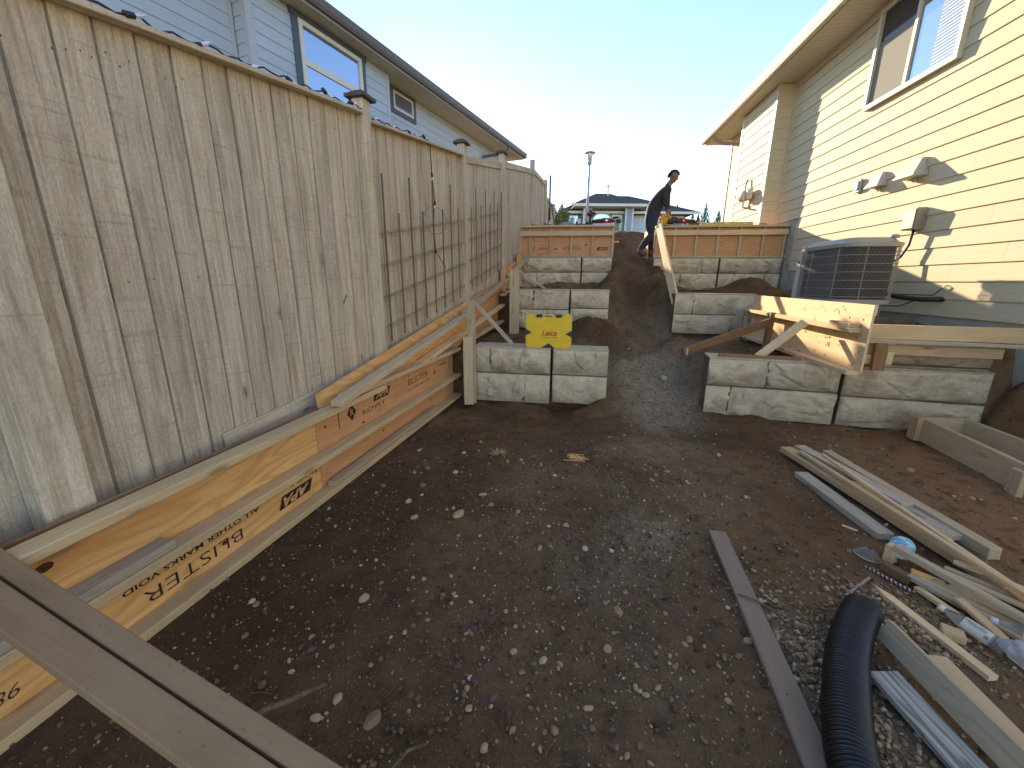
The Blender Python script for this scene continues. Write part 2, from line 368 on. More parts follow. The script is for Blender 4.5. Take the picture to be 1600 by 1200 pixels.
# ------------------------------------------------------------------ pebbles, clods, litter
def ico(sub):
    bm = bmesh.new(); bmesh.ops.create_icosphere(bm, subdivisions=sub, radius=1); v = np.array([p.co[:] for p in bm.verts]); bm.verts.index_update()
    f = np.array([[q.index for q in p.verts] for p in bm.faces]); bm.free(); return v, f
def stone_variant(sub, seed, rough=.22):
    v, f = ico(sub); r = np.random.default_rng(seed)
    for _ in range(4):                                  # knock flats and bulges into it
        d = r.normal(size=3); d /= np.linalg.norm(d); t = v@d; v = v - np.outer(np.clip(t-r.uniform(.55, .8), 0, None)*.8, d)
    v = v*(1+rough*r.normal(size=(len(v), 1))*.35); return v*np.array([1, r.uniform(.65, .95), r.uniform(.5, .75)]), f
def rot3(n):
    q = rng.normal(size=(n, 4)); q[:, 1:3] *= .35; q /= np.linalg.norm(q, axis=1, keepdims=True); w, x, y, z = q.T
    return np.stack([np.stack([1-2*(y*y+z*z), 2*(x*y-z*w), 2*(x*z+y*w)], 1), np.stack([2*(x*y+z*w), 1-2*(x*x+z*z), 2*(y*z-x*w)], 1), np.stack([2*(x*z-y*w), 2*(y*z+x*w), 1-2*(x*x+y*y)], 1)], 1)
def scatter(name, px, py, size, sub, nvar, mat, label, sink=.25, seed=1):
    V = []; Fc = []; n0 = 0; ti = []
    z = gz(px, py); k = np.arange(len(px)) % nvar
    for i in range(nvar):
        v, f = stone_variant(sub, seed*100+i); s = k == i; n = s.sum()
        if not n: continue
        R = rot3(n); P = np.einsum('nij,vj->nvi', R, v)*size[s][:, None, None]
        P += np.stack([px[s], py[s], z[s]+size[s]*(.55-sink)], 1)[:, None, :]
        V.append(P.reshape(-1, 3)); Fc.append((f[None]+np.arange(n)[:, None, None]*len(v)).reshape(-1, 3)+n0); n0 += n*len(v)
    me = big_mesh(name, np.concatenate(V), np.concatenate(Fc), mat, sub > 1)
    return tag(link(name, me), label, 'gravel' if 'gravel' in name else 'soil', kind='stuff')
def stone_mat(name, stops, rough=.85):
    m, nt, b = mat(name); b.inputs['Roughness'].default_value = rough; b.inputs['Specular IOR Level'].default_value = .2
    g = nd(nt, 'NewGeometry').outputs['Random Per Island']
    oi = nd(nt, 'ObjectInfo').outputs['Random']
    w = nd(nt, 'TexWhiteNoise', noise_dimensions='2D', i_Vector=nd(nt, 'CombineXYZ', i_0=g, i_1=oi).outputs[0]).outputs[0]
    c = ramp(nt, w, stops); n = noise(nt, nd(nt, 'TexCoord').outputs['Object'], 60, 5, .65)
    c = mix(nt, 1, c, ramp(nt, n, [(.3, .6), (.7, 1.15)]), 'MULTIPLY'); nt.links.new(c, b.inputs['Base Color']); bump(nt, b, n, .4, .002); return m
M_PEB = stone_mat('pebble_stone', [(0, (.16, .098, .056)), (.35, (.27, .178, .106)), (.6, (.37, .26, .16)), (.85, (.46, .35, .23)), (1, (.60, .52, .40))])
M_CLOD = stone_mat('soil_clod', [(0, (.085, .053, .033)), (.6, (.16, .102, .062)), (1, (.26, .172, .108))])
def sample(n, dens, x0, x1, y0, y1):
    xs, ys = [], []; c = 0
    while c < n:
        x = rng.uniform(x0, x1, n*2); y = rng.uniform(y0, y1, n*2); k = rng.random(n*2) < dens(x, y); xs.append(x[k]); ys.append(y[k]); c += k.sum()
    return np.concatenate(xs)[:n], np.concatenate(ys)[:n]
leftlim = lambda x, y: (x > -.885+(y-3.25)*.231-.03)
open_ = lambda x, y: leftlim(x, y)*(x < 4.35)*1.0
wall = lambda x, y: np.where((y > 3.35) & (y < 4.6) & ((x < 1.05) | ((x > 1.95) & (y > 3.98-(x-2)*.27-.05))), 0, 1)
far = lambda x, y: np.clip(1.4/np.maximum(np.hypot(x, y), .7), .1, 1)**1.2
d_gr = lambda x, y: (.11+.93*gravel_mask(x, y))*open_(x, y)*far(x, y)*wall(x, y)
px, py = sample(21000, d_gr, -1.6, 4.2, .35, 5.8); sz = .0017+.0052*rng.random(len(px))**2.8
scatter('gravel', px, py, sz, 1, 8, M_PEB, 'fine tan and grey gravel strewn over the dark dirt', .2, 1)
px, py = sample(1500, lambda x, y: (.12+.88*gravel_mask(x, y))*open_(x, y)*far(x, y)*wall(x, y), -1.6, 4.2, .35, 7.8); sz = .006+.009*rng.random(len(px))**2
scatter('coarse_gravel', px, py, sz, 2, 8, M_PEB, 'coarser rounded gravel scattered on the dirt and up the ramp', .25, 2)
px, py = sample(8000, lambda x, y: open_(x, y)*far(x, y)*wall(x, y)*(.35+.9*np.clip(fbm(x*2.3+3, y*2.3, 3)+.15, 0, 1)), -1.6, 4.3, .35, 8.2); sz = .002+.011*rng.random(len(px))**3
scatter('soil_clods', px, py, sz, 1, 6, M_CLOD, 'small dark brown clods of loose soil on the dirt floor', .2, 3)
# dense gravel bed beside the pipe
def bed(x, y): return (np.exp(-((x-1.1)/.10)**2-((y-1.12)/.33)**2) + np.exp(-((x-1.56)/.2)**2-((y-1.33)/.17)**2))*far(x, y)
px, py = sample(1500, bed, .8, 2.1, .6, 1.9); scatter('drain_gravel', px, py, (.005+.009*rng.random(len(px))**1.5), 2, 8, M_PEB, 'bed of grey river gravel beside the black drain pipe', .2, 4)
# single stones big enough to pick out
var = []
for i in range(7):
    v, f = stone_variant(3, 900+i, .08); me = mesh_of('stone', v, f, M_PEB, True); var.append(me)
def stone(x, y, s, label='rounded tan stone half pressed into the dark dirt floor', group='loose stones on the dirt floor'):
    o = bpy.data.objects.new('stone', random.choice(var)); COL.objects.link(o)
    M = Matrix.Translation((x, y, gz1(x, y)+s*.10)) @ Matrix.Rotation(random.uniform(0, 6.28), 4, 'Z') @ Matrix.Rotation(random.uniform(-.3, .3), 4, 'X') @ Matrix.Diagonal((s, s*random.uniform(.8, 1), s*random.uniform(.85, 1.1), 1))
    place(o, None, M); tag(o, label, 'stone', group); return o
px, py = sample(95, lambda x, y: open_(x, y)*far(x, y)*wall(x, y)*np.where((x > 1.2) & (y < 2.0), .1, 1)*(.3+.7*np.exp(-((x+.1)/.8)**2)), -1.1, 3.6, .55, 4.1)
for x, y in zip(px, py): stone(float(x), float(y), random.uniform(.011, .022)*(1.25 if y > 2 else 1))
for x, y, s, l in [(-.425, .95, .034, 'largest tan cobble lying on the dirt near the brown deck boards'), (-.30, 2.05, .042, 'angular tan stone in the middle of the left dirt'),
                   (.42, 2.62, .040, 'round brown stone on the dirt toward the left wall'), (-.62, 1.42, .028, 'smooth oval stone on the dirt beside the long form'),
                   (.45, 1.38, .026, 'tan stone with a flat side in the open middle of the dirt'), (-.14, .77, .028, 'pale stone at the bottom edge of the dirt'), (1.85, 4.75, .05, 'pale pink chunk of rock high on the gravel ramp')]:
    stone(x, y, s, l, None)
# twigs, roots and leaves
M_TWIG = plain('dead_twig', (.16, .10, .075), .9, 0, .3, 60, .4); M_LEAF = plain('dead_leaf', (.13, .075, .085), .8, 0, .3, 30)
def twig(p, r, label, cat='stick'):
    v, f = tube_geo(p, r, 6); return tag(obj('stick', v, f, M_TWIG, smooth=True), label, cat)
twig([(-.80, .925, .012), (-.76, .95, .026), (-.70, .975, .03), (-.655, 1.01, .024), (-.61, 1.04, .018)], [.010, .010, .009, .008, .007], 'curved brown root lying on the dirt by the deck boards', 'root')
twig([(-.33, .80, .012), (-.29, .85, .016), (-.24, .87, .012)], [.005, .005, .003], 'thin dark twig lying near the largest cobble')
lb = MB()
px, py = sample(230, lambda x, y: open_(x, y)*far(x, y)*(x < .9)*wall(x, y), -1.3, .9, .5, 3.4)
for x, y in zip(px, py):
    s = random.uniform(.008, .022); M = Matrix.Translation((x, y, gz1(x, y)+.006)) @ Matrix.Rotation(random.uniform(0, 6.3), 4, 'Z') @ Matrix.Rotation(random.uniform(-.5, .5), 4, 'X')
    if random.random() < .45:
        lb.add([(-s, 0, 0), (-.3*s, .45*s, .2*s), (.5*s, .35*s, .25*s), (s, 0, .1*s), (.5*s, -.35*s, .3*s), (-.3*s, -.45*s, .2*s)], [(0, 1, 5), (1, 2, 4, 5), (2, 3, 4)], 0, M)
    else:
        lb.tube([(-s*1.6, 0, 0), (0, s*.3*random.uniform(-1, 1), .003), (s*1.6, 0, 0)], .0018, 4, 1, M=M)
tag(lb.build('leaf_litter', [M_LEAF, M_TWIG]), 'dead purple leaves and bits of twig over the left dirt', 'leaves', kind='stuff')
# ------------------------------------------------------------------ fence
FP = [(-1.60, 1.36), (-1.105, 3.25), (-.62, 5.18), (-.20, 6.92), (.38, 9.35), (.84, 11.7), (1.30, 14.1)]
FT = [(2.17, 2.46), (2.42, 2.72), (2.74, 3.09), (3.12, 3.60), (3.64, 3.86), (3.56, 3.68)]
FB = [.36, .5, .95, 1.35, 2.0, 2.25, 2.45]
fence = empty('wooden_fence', (-1.105, 3.25, .5), 'tall weathered grey board fence climbing the slope on the left', 'fence')
def fence_panel(P, Q, z0, z1, b0, b1, cap, first):
    P, Q = Vector((*P, 0)), Vector((*Q, 0)); d = (Q-P); L = d.length; d.normalize(); n = Vector((d.y, -d.x, 0)); x = -.05 if first else .055; i = 0
    while x < L-.06:
        w = min(random.choice((.128, .135, .138, .142)), L-.05-x); t = (x+w/2)/L; zt = z0+(z1-z0)*t; zb = b0+(b1-b0)*t-.06
        t0, t1 = x/L, (x+w)/L; h0 = z0+(z1-z0)*t0-zb; h1 = z0+(z1-z0)*t1-zb
        o = P+d*(x+w/2)+n*(-.010+random.uniform(-.003, .003)); g = .0052; th = .024
        # board: local x runs up the board; the top is cut to the slope
        hw = w/2-g; bow = random.uniform(-.002, .002)
        v = []
        for k in range(5):
            q = k/4
            for yy, hh in ((-hw, h0), (hw, h1)):
                for zz in (-th/2, th/2): v.append((hh*q, yy, zz+bow*4*q*(1-q)-(.0012 if zz > 0 else 0)))
        f = [(0, 2, 3, 1), (16, 17, 19, 18)]
        for k in range(4):
            a = k*4; f += [(a, a+1, a+5, a+4), (a+1, a+3, a+7, a+5), (a+3, a+2, a+6, a+7), (a+2, a, a+4, a+6)]
        M = Matrix(((0, d.x, n.x, o.x), (0, d.y, n.y, o.y), (1, 0, 0, zb), (0, 0, 0, 1)))
        obj('fence_board', v, f, M_FENCE, fence, M); x += w; i += 1
    a, b = P+d*.0, Q-d*.0
    dz0, dz1 = z0, z1
    if cap == 'thin':
        beam('top_rail', (a.x+n.x*.022, a.y+n.y*.022, dz0+.006), (b.x+n.x*.022, b.y+n.y*.022, dz1+.006), .080, .022, M_GREYF, fence)
    else:
        beam('top_rail', (a.x+n.x*.013, a.y+n.y*.013, dz0-.035), (b.x+n.x*.013, b.y+n.y*.013, dz1-.035), .026, .092, M_GREYF, fence)
    beam('back_rail', (a.x-n.x*.04, a.y-n.y*.04, (dz0+b0)/2), (b.x-n.x*.04, b.y-n.y*.04, (dz1+b1)/2), .038, .088, M_GREYF, fence)
M_GREYF = M_FENCE
ext0 = (-2.12, -.62)
fence_panel(ext0, FP[0], 1.9, 2.17, .2, .36, 'thin', False)
for i in range(len(FT)): fence_panel(FP[i], FP[i+1], *FT[i], FB[i], FB[i+1], 'thin' if i < 2 else 'wide', i == 0)
for i, (x, y) in enumerate(FP):
    top = {0: 2.22, 1: 2.55, 2: 2.84, 3: 3.22, 4: 3.78, 5: 3.92, 6: 3.74}[i]
    d = Vector((*FP[min(i+1, 6)], 0))-Vector((*FP[max(i-1, 0)], 0)); d.normalize(); n = Vector((d.y, -d.x, 0))
    o = Vector((x, y, 0))+n*.018
    if i == 0: o = o+n*.050-d*.10
    pw = .135 if i == 0 else .09
    v, f = cbox(top-FB[i]+.2, pw, .09, .004)
    M = Matrix(((0, d.x, n.x, o.x), (0, d.y, n.y, o.y), (1, 0, 0, FB[i]-.2), (0, 0, 0, 1)))
    p = obj('fence_post', v, f, M_FENCE, fence, M)
    if i in (1, 2, 3):
        c = MB(); h = .078; c.box(-h, h, -h, h, 0, .022); c.add([(-h+.008, -h+.008, .022), (h-.008, -h+.008, .022), (h-.008, h-.008, .022), (-h+.008, h-.008, .022), (-.03, -.03, .052), (.03, -.03, .052), (.03, .03, .052), (-.03, .03, .052)], [(0, 1, 5, 4), (1, 2, 6, 5), (2, 3, 7, 6), (3, 0, 4, 7), (4, 5, 6, 7)])
        c.build('post_cap', plain('dark_post_cap', (.10, .09, .085), .8, 0, .2) if i == 1 else bpy.data.materials['dark_post_cap'], p, Matrix.Translation(o+Vector((0, 0, top))) @ Matrix.Rotation(math.atan2(d.y, d.x), 4, 'Z'))
def fpt(u, z, off=0.0):                                   # a point on the fence face: u counts posts
    i = min(int(u), 5); t = u-i; P, Q = Vector((*FP[i], 0)), Vector((*FP[i+1], 0)); d = (Q-P).normalized(); n = Vector((d.y, -d.x, 0))
    p = P.lerp(Q, t)+n*off; return Vector((p.x, p.y, z))
def ftop(u): i = min(int(u), 5); return FT[i][0]+(FT[i][1]-FT[i][0])*(u-i)
nb = MB()                                                  # nail heads along the hidden rails
for k in range(150):
    u = .05+k*.0205
    for zz in (.50, .93):
        if random.random() < .35: continue
        i = int(u); t = u-i; bz = FB[i]+(FB[i+1]-FB[i])*t; p = fpt(u+random.uniform(-.004, .004), bz+(ftop(u)-bz)*zz+random.uniform(-.025, .025), .0005)
        d = (fpt(u+.01, 0)-fpt(u, 0)).normalized(); n = Vector((d.y, -d.x, 0)); s = .0035
        nb.add([p-d*s+n*.003, p+Vector((0, 0, -s*1.6))+n*.003, p+d*s+n*.003, p+Vector((0, 0, s))+n*.003], [(0, 1, 2, 3)])
tag(nb.build('nail_head', M_BLACK, fence), kind='stuff')
kb0, kb1 = fpt(.28, .50, .016), fpt(.98, .62, .016)
beam('kick_board', kb0, kb1, .014, .13, M_FENCE, fence)
# a sprig poking through the boards
sg = MB(); p = fpt(.80, 1.16, .012)
for k in range(9):
    a = random.uniform(.2, 1.3); q = p+Vector((.012*k*.4, -.004*k, .006*k)); e = q+Vector((math.cos(a)*.022, -.012, math.sin(a)*.03*(1 if k % 2 else -.3))); sg.tube([q, q.lerp(e, .5)+Vector((0, 0, .003)), e], [.002, .003, .0006], 4)
tag(sg.build('plant_sprig', plain('sprig_green', (.045, .085, .03), .7)), 'small green sprig growing through a gap in the fence boards', 'plant')
# trellis
M_TREL = wood('trellis_wood', (.20, .15, .105), (.11, .08, .055), 4, .4, 14, None, 0, .2, .4)
M_TRELR = wood('trellis_rail_wood', (.44, .38, .29), (.24, .19, .14), 4, .4, 14, None, 0, .2, .4)
tr = empty('trellis', fpt(1.05, .9, .03), 'thin brown wooden garden trellis fixed to the fence', 'trellis')
for r0, r1 in ((1.67, 2.37), (1.42, 2.12), (1.165, 1.87), (.92, 1.60)):
    pts = [fpt(1.03+1.89*k/8, r0+(r1-r0)*k/8, .034) for k in range(9)]
    v, f = tube_geo(pts, .0115, 4); obj('trellis_rail', v, f, M_TRELR, tr)
for k in range(17):
    u = 1.075+k*1.83/16; t = (u-1.03)/1.89; lo = .80+.70*t; hi = (2.10+.55*t) if k % 2 == 0 else (1.80+.70*t)
    v, f = tube_geo([fpt(u, lo, .052), fpt(u+random.uniform(-.004, .004), hi, .050+random.uniform(0, .008))], .0095, 4); obj('trellis_rod', v, f, M_TREL, tr)
# string of lights along the fence top, one end hanging down
M_CLEAR = plain('clear_bulb_plastic', (.75, .76, .78), .15, 0, .02)
ls = empty('string_lights', fpt(1, 2.4, .05), 'dark green string of fairy lights along the fence top', 'string lights')
pts = []
for k in range(70):
    u = -.0+k*.0228 + .0; u = min(u, 1.52); pts.append(fpt(max(u, .001), ftop(max(u, .001))+.026+.010*math.sin(k*1.9), .05+.012*math.sin(k*.8)))
e = pts[-1]
pts += [e+Vector((.03, -.03, -.06)), e+Vector((.035, -.03, -.3)), e+Vector((.05, -.02, -.55)), e+Vector((.03, -.03, -.75)), e+Vector((.045, -.03, -1.0)), e+Vector((.10, .2, -1.14))]
v, f = tube_geo(pts, .0045, 5); obj('cord', v, f, M_GREENW, ls, smooth=True)
loop = [e+Vector((.04+.10*math.sin(a), .02+.10*math.sin(a), -.70+.13*math.cos(a))) for a in [x*.7 for x in range(9)]]
v, f = tube_geo(loop, .002, 4); obj('cord', v, f, M_GREENW, ls)
for k in list(range(4, 66, 6))+[71, 72, 74]:
    p = Vector(pts[k]); q = Vector(pts[min(k+1, len(pts)-1)]); d = (q-p).normalized()
    v, f = tube_geo([p-d*.018, p+d*.018], .012, 6); s = obj('bulb_socket', v, f, M_GREENW, ls)
    v, f = tube_geo([p+d*.02, p+d*.04+Vector((.005, 0, .004)), p+d*.062+Vector((.008, 0, .010))], [.007, .009, .002], 6); obj('bulb', v, f, M_CLEAR, s)
# ------------------------------------------------------------------ the two houses beside the yard
def siding_mat(name, c, c2):
    m, nt, b = mat(name); b.inputs['Roughness'].default_value = .72; b.inputs['Specular IOR Level'].default_value = .25
    g = noise(nt, coords(nt, (4, 60, 60)), 1, 5, .65); big = noise(nt, coords(nt, (1, 3, 3)), 1.2, 4)
    k = mix(nt, ramp(nt, big, [(.35, 0), (.7, .6)]), c, c2); k = mix(nt, 1, k, ramp(nt, g, [(.3, .93), (.7, 1.04)]), 'MULTIPLY')
    oi = nd(nt, 'ObjectInfo').outputs['Random']; k = mix(nt, 1, k, ramp(nt, oi, [(0, .965), (1, 1.02)]), 'MULTIPLY')
    nt.links.new(k, b.inputs['Base Color']); bump(nt, b, g, .35, .0025); return m
def glass_mat(name, c, metal=.75, rough=.03, wavy=.0):
    m, nt, b = mat(name); b.inputs['Base Color'].default_value = (*c, 1); b.inputs['Metallic'].default_value = metal; b.inputs['Roughness'].default_value = rough; b.inputs['IOR'].default_value = 1.5
    if wavy: bump(nt, b, noise(nt, coords(nt, (1, 1, 1)), 3, 2), wavy, .004)
    return m
class House:
    """s runs along the wall away from the viewer, k out of the wall toward the yard, z up"""
    def __init__(s, name, origin, az, side, label, sc=1):
        s.sc = sc; a = rad(az); s.o = Vector((origin[0], origin[1], 0)); s.t = Vector((math.sin(a), math.cos(a), 0)); s.n = Vector((-math.cos(a), math.sin(a), 0))*(1 if side == 'R' else -1)
        s.root = empty(name, s.o, label, 'house')
    def h(s, z): return 1.32+(z-1.32)*s.sc
    def p(s, a, k, z): return s.o+s.t*a*s.sc+s.n*k*s.sc+Vector((0, 0, s.h(z)))
    def T(s): q = s.sc; return Matrix(((s.t.x*q, s.n.x*q, 0, s.o.x), (s.t.y*q, s.n.y*q, 0, s.o.y), (0, 0, q, s.h(0)), (0, 0, 0, 1)))
    def box(s, name, s0, s1, k0, k1, z0, z1, mat, parent=None, b=0):
        L = (s1-s0)*s.sc; v, f = cbox(L, abs(k1-k0)*s.sc, (z1-z0)*s.sc, b); return obj(name, v, f, mat, parent or s.root, frame(s.p(s0, (k0+k1)/2, (z0+z1)/2), s.t))
    def plank(s, a, b, z, e, mat, joint=True):
        """one lap-siding course from point a to b (at the wall plane), bottom at z, exposure e"""
        L = (b-a).length; x = (b-a).normalized(); n = s._face
        e = e*s.sc
        prof = [(.001, e+.010), (.0035, e+.010), (.0165, .0), (.015, -.004), (.001, -.004)]
        cuts = [0.0]
        if joint and L > 3.2:
            q = random.uniform(.6, 3.4)
            while q < L-.4: cuts.append(q); q += 3.66
        cuts.append(L)
        for c0, c1 in zip(cuts, cuts[1:]):
            v = [(xx, k, zz) for xx in (c0+.0012-cuts[0]*0, c1-.0012) for k, zz in prof]; m = len(prof)
            v = [(xx-c0, k, zz) for xx, k, zz in v]
            f = [tuple(range(m)), tuple(range(2*m-1, m-1, -1))]+[(i, i+m, (i+1) % m+m, (i+1) % m) for i in range(m)]
            o = a+x*c0; o.z = s.h(z)
            M = Matrix(((x.x, n.x, 0, o.x), (x.y, n.y, 0, o.y), (0, 0, 1, o.z), (0, 0, 0, 1)))
            obj('siding_plank', v, f, mat, s.root, M)
    def wall(s, a, b, z0, z1, e, mat, lo=None):
        """siding from (s,k)=a to b; normal to the left or right decided by the house"""
        A, B = s.p(*a, 0), s.p(*b, 0); x = (B-A).normalized(); s._face = s.n if abs(x.dot(s.t)) > .9 else -s.t
        z = z0
        while z < z1-.02:
            aa = a
            if lo and z < lo[1]-.01: aa = (lo[0], a[1])
            s.plank(s.p(*a, 0), s.p(*b, 0), z, min(e, z1-z-.01), mat); z += e
M_SIDR = siding_mat('cream_siding_paint', (.66, .60, .45), (.61, .56, .43))
M_SIDL = siding_mat('pale_blue_grey_siding_paint', (.50, .58, .65), (.46, .54, .61))
M_FOUND = plain('painted_concrete_footing', (.43, .44, .43), .9, 0, .15, 8, .5)
M_TRIMR = plain('cream_trim_paint', (.60, .55, .45), .6, 0, .05)
M_SOFF = plain('cream_soffit_vinyl', (.66, .65, .60), .6, 0, .04)
M_GUTR = plain('beige_gutter_metal', (.60, .55, .46), .45, 0, .05)
# ---- right house
R = House('cream_house', (4.539, 4.209), 7.62, 'R', 'cream lap-sided house with wide eaves along the right side')
E_ = .178
def soffit(H, s0, s1, k0, k1, z, mat, step=.3):
    m = MB(); n = int((s1-s0)/.1)
    for i in range(n):
        a = s0+i*(s1-s0)/n; b = a+(s1-s0)/n-.006
        m.box(a, b, k0, k1, z, z+.012)
    m.v = [(a*H.sc, k*H.sc, (zz-1.32)*H.sc+1.32) for a, k, zz in m.v]; T = Matrix(((H.t.x, H.n.x, 0, H.o.x), (H.t.y, H.n.y, 0, H.o.y), (0, 0, 1, 0), (0, 0, 0, 1)))
    me = mesh_of('soffit', m.v, m.f, mat); o = link('soffit', me, H.root, T); return o
z = .99
while z < 4.74:
    hi = 4.13 if z > 2.3 else (3.30 if z > 1.5 else 1.5)
    R._face = R.n; R.plank(R.p(-5, 0, 0), R.p(hi, 0, 0), z, min(E_, 4.78-z), M_SIDR); z += E_
R.box('footing', -5, 4.1, -.3, -.004, -.4, 4.79, M_FOUND)
R.box('corner_board', 3.30, 3.36, -.002, .012, 1.55, 2.32, M_TRIMR)
R.box('frieze_board', -5, 4.12, .012, .03, 4.69, 4.798, M_TRIMR)
R.box('corner_board', 4.09, 4.148, .0, .03, 2.3, 4.795, M_TRIMR)
# bump-out
R.box('bump_out', 4.15, 5.66, -.2, .285, 2.0, 4.79, M_FOUND)
z = 2.30
while z < 4.74:
    R._face = -R.t; R.plank(R.p(4.15, .02, 0), R.p(4.15, .235, 0), z, min(E_, 4.78-z), M_SIDR, False)
    R._face = R.n; R.plank(R.p(4.235, .286, 0), R.p(5.60, .286, 0), z, min(E_, 4.78-z), M_SIDR, False); z += E_
R.box('corner_board', 4.130, 4.149, .232, .305, 2.2, 4.79, M_TRIMR); R.box('corner_board', 4.150, 4.235, .286, .305, 2.2, 4.79, M_TRIMR); R.box('corner_board', 5.60, 5.68, .286, .306, 2.2, 4.79, M_WHITEP)
R.box('rear_wall', 5.67, 7.15, -2, .0, 2.0, 4.79, M_SIDR)
R.box('corner_board', 7.05, 7.16, -.05, .02, 2.0, 4.78, M_WHITEP)
soffit(R, -5, 7.5, -.02, .50, 4.80, M_SOFF)
R.box('fascia', -5, 7.56, .50, .525, 4.79, 4.96, M_GUTR)
gp = MB(); prof = [(.525, 4.82), (.60, 4.82), (.625, 4.87), (.635, 4.975), (.625, 4.98), (.61, 4.90), (.59, 4.84), (.525, 4.84)]; n_ = len(prof)
gp.add([R.p(a, k, zz) for a in (-5, 7.6) for k, zz in prof], [tuple(range(n_)), tuple(range(2*n_-1, n_-1, -1))]+[(i, i+n_, (i+1) % n_+n_, (i+1) % n_) for i in range(n_)])
gp.build('gutter', M_WHITEP, R.root)
R.box('eave_return', 7.16, 7.56, -1.8, .5, 4.796, 4.81, M_SOFF); R.box('fascia', 7.535, 7.56, -1.8, .50, 4.79, 4.96, M_GUTR)
rf = MB(); rf.add([R.p(-5, .6, 4.985), R.p(7.62, .6, 4.985), R.p(5.2, -3.5, 6.7), R.p(-5, -3.5, 6.7), R.p(7.62, -6, 4.985), R.p(-5, .6, 4.96), R.p(7.62, .6, 4.96), R.p(7.62, -6, 4.96)], [(0, 1, 2, 3), (1, 4, 2), (0, 5, 6, 1), (1, 6, 7, 4)]); rf.build('roof', M_ROOF, R.root)
def downspout(H, pts, mat, r=.035):
    v, f = tube_geo([H.p(*q) for q in pts], r, 4); return obj('downspout', v, f, mat, H.root)
M_DSP = plain('tan_downspout_metal', (.42, .33, .25), .5)
downspout(R, [(6.95, .52, 4.83), (6.9, .47, 4.72), (6.75, .36, 4.60), (6.35, .10, 4.45), (6.3, .06, 4.36), (6.3, .06, 2.2)], M_DSP, .04)
# slider window
def window(H, s0, s1, k, z0, z1, fm, panes, parent=None, fw=.05, dep=.05, name='window'):
    m = MB(); T = Matrix(((H.t.x, H.n.x, 0, 0), (H.t.y, H.n.y, 0, 0), (0, 0, 1, 0), (0, 0, 0, 1))); T.translation = H.o
    m.box(s0, s1, k, k+dep, z0, z0+fw); m.box(s0, s1, k, k+dep, z1-fw, z1); m.box(s0, s0+fw, k, k+dep, z0+fw, z1-fw); m.box(s1-fw, s1, k, k+dep, z0+fw, z1-fw)
    m.v = [(a*H.sc, q*H.sc, (zz-1.32)*H.sc+1.32) for a, q, zz in m.v]; w = link(name, mesh_of(name, m.v, m.f, fm), H.root, T)
    for a, b, c, d, kk, gm, nm in panes: H.box(nm, a, b, kk, kk+.006, c, d, gm, w)
    return w
M_GLR = glass_mat('window_glass_sky', (.42, .50, .58), .8, .04, .1)
M_GLD = glass_mat('window_glass_dark', (.06, .065, .07), .3, .08)
M_SCREEN = plain('insect_screen_mesh', (.27, .27, .26), .9, 0, .15, 120)
M_BLIND = plain('pale_window_blind', (.55, .60, .64), .7)
M_FRR = plain('ivory_window_vinyl', (.66, .63, .54), .5, 0, .04)
W = window(R, .645, 2.035, .012, 3.58, 4.73, M_FRR, [(.695, 1.34, 3.63, 4.68, .030, M_GLR, 'pane'), (1.375, 1.985, 3.63, 4.68, .022, M_GLD, 'pane'), (1.378, 1.982, 3.63, 4.34, .030, M_SCREEN, 'insect_screen')], fw=.05, dep=.055)
R.box('meeting_rail', 1.335, 1.378, .02, .06, 3.63, 4.68, M_FRR, W)
bl = MB()
for i in range(30):
    if i % 1 == 0: bl.box(.70, 1.02, .0375, .0395, 3.64+i*.034, 3.655+i*.034)
T = Matrix(((R.t.x, R.n.x, 0, R.o.x), (R.t.y, R.n.y, 0, R.o.y), (0, 0, 1, 0), (0, 0, 0, 1)))
tag(link('window_blind', mesh_of('window_blind', bl.v, bl.f, M_BLIND), W, T), kind='stuff')
# vents, cover, electrical box on the wall
M_VENT = plain('beige_vent_plastic', (.50, .47, .42), .55)
def hood(H, s, z, w, h, d):
    m = MB(); m.add([(-w*.22, 0.014, h), (w*.22, .014, h), (-w*.22, .05, h), (w*.22, .05, h), (-w/2, .014, 0), (w/2, .014, 0), (-w/2, d, 0), (w/2, d, 0), (-w/2, d, .012), (w/2, d, .012)],
          [(0, 1, 3, 2), (2, 3, 9, 8), (8, 9, 7, 6), (0, 2, 8, 6, 4), (1, 5, 7, 9, 3), (4, 6, 7, 5)])
    m.box(-w*.05, w*.05, .02, .05, -.05, 0)
    T = Matrix(((H.t.x, H.n.x, 0, 0), (H.t.y, H.n.y, 0, 0), (0, 0, 1, 0), (0, 0, 0, 1))); T.translation = H.p(s, 0, z)
    return link('vent_hood', mesh_of('vent_hood', m.v, m.f, M_VENT), H.root, T)
hood(R, .86, 2.50, .30, .20, .17); hood(R, 1.44, 2.52, .24, .17, .13)
o = R.box('outlet_cover', 1.78, 1.90, .012, .05, 2.53, 2.70, M_STEEL, b=.015); R.box('outlet_cover_lens', 1.80, 1.875, .05, .068, 2.56, 2.68, glass_mat('clear_cover', (.7, .7, .72), .4, .15), o, b=.012)
m = MB(); m.box(.60, .78, .013, .115, 1.915, 2.14)
eb = R.box('disconnect_box', .59, .78, .013, .118, 1.915, 2.145, plain('grey_metal_box', (.33, .31, .28), .5, .2, .15), b=.006)
WM_ = WM[eb.name]; R.root  # becomes a thing of its own below
eb.parent = None; eb.matrix_basis = WM_; eb.name = 'electrical_box'; tag(eb, 'grey electrical disconnect box on the sunlit cream wall above the air conditioner', 'electrical box'); WM[eb.name] = WM_
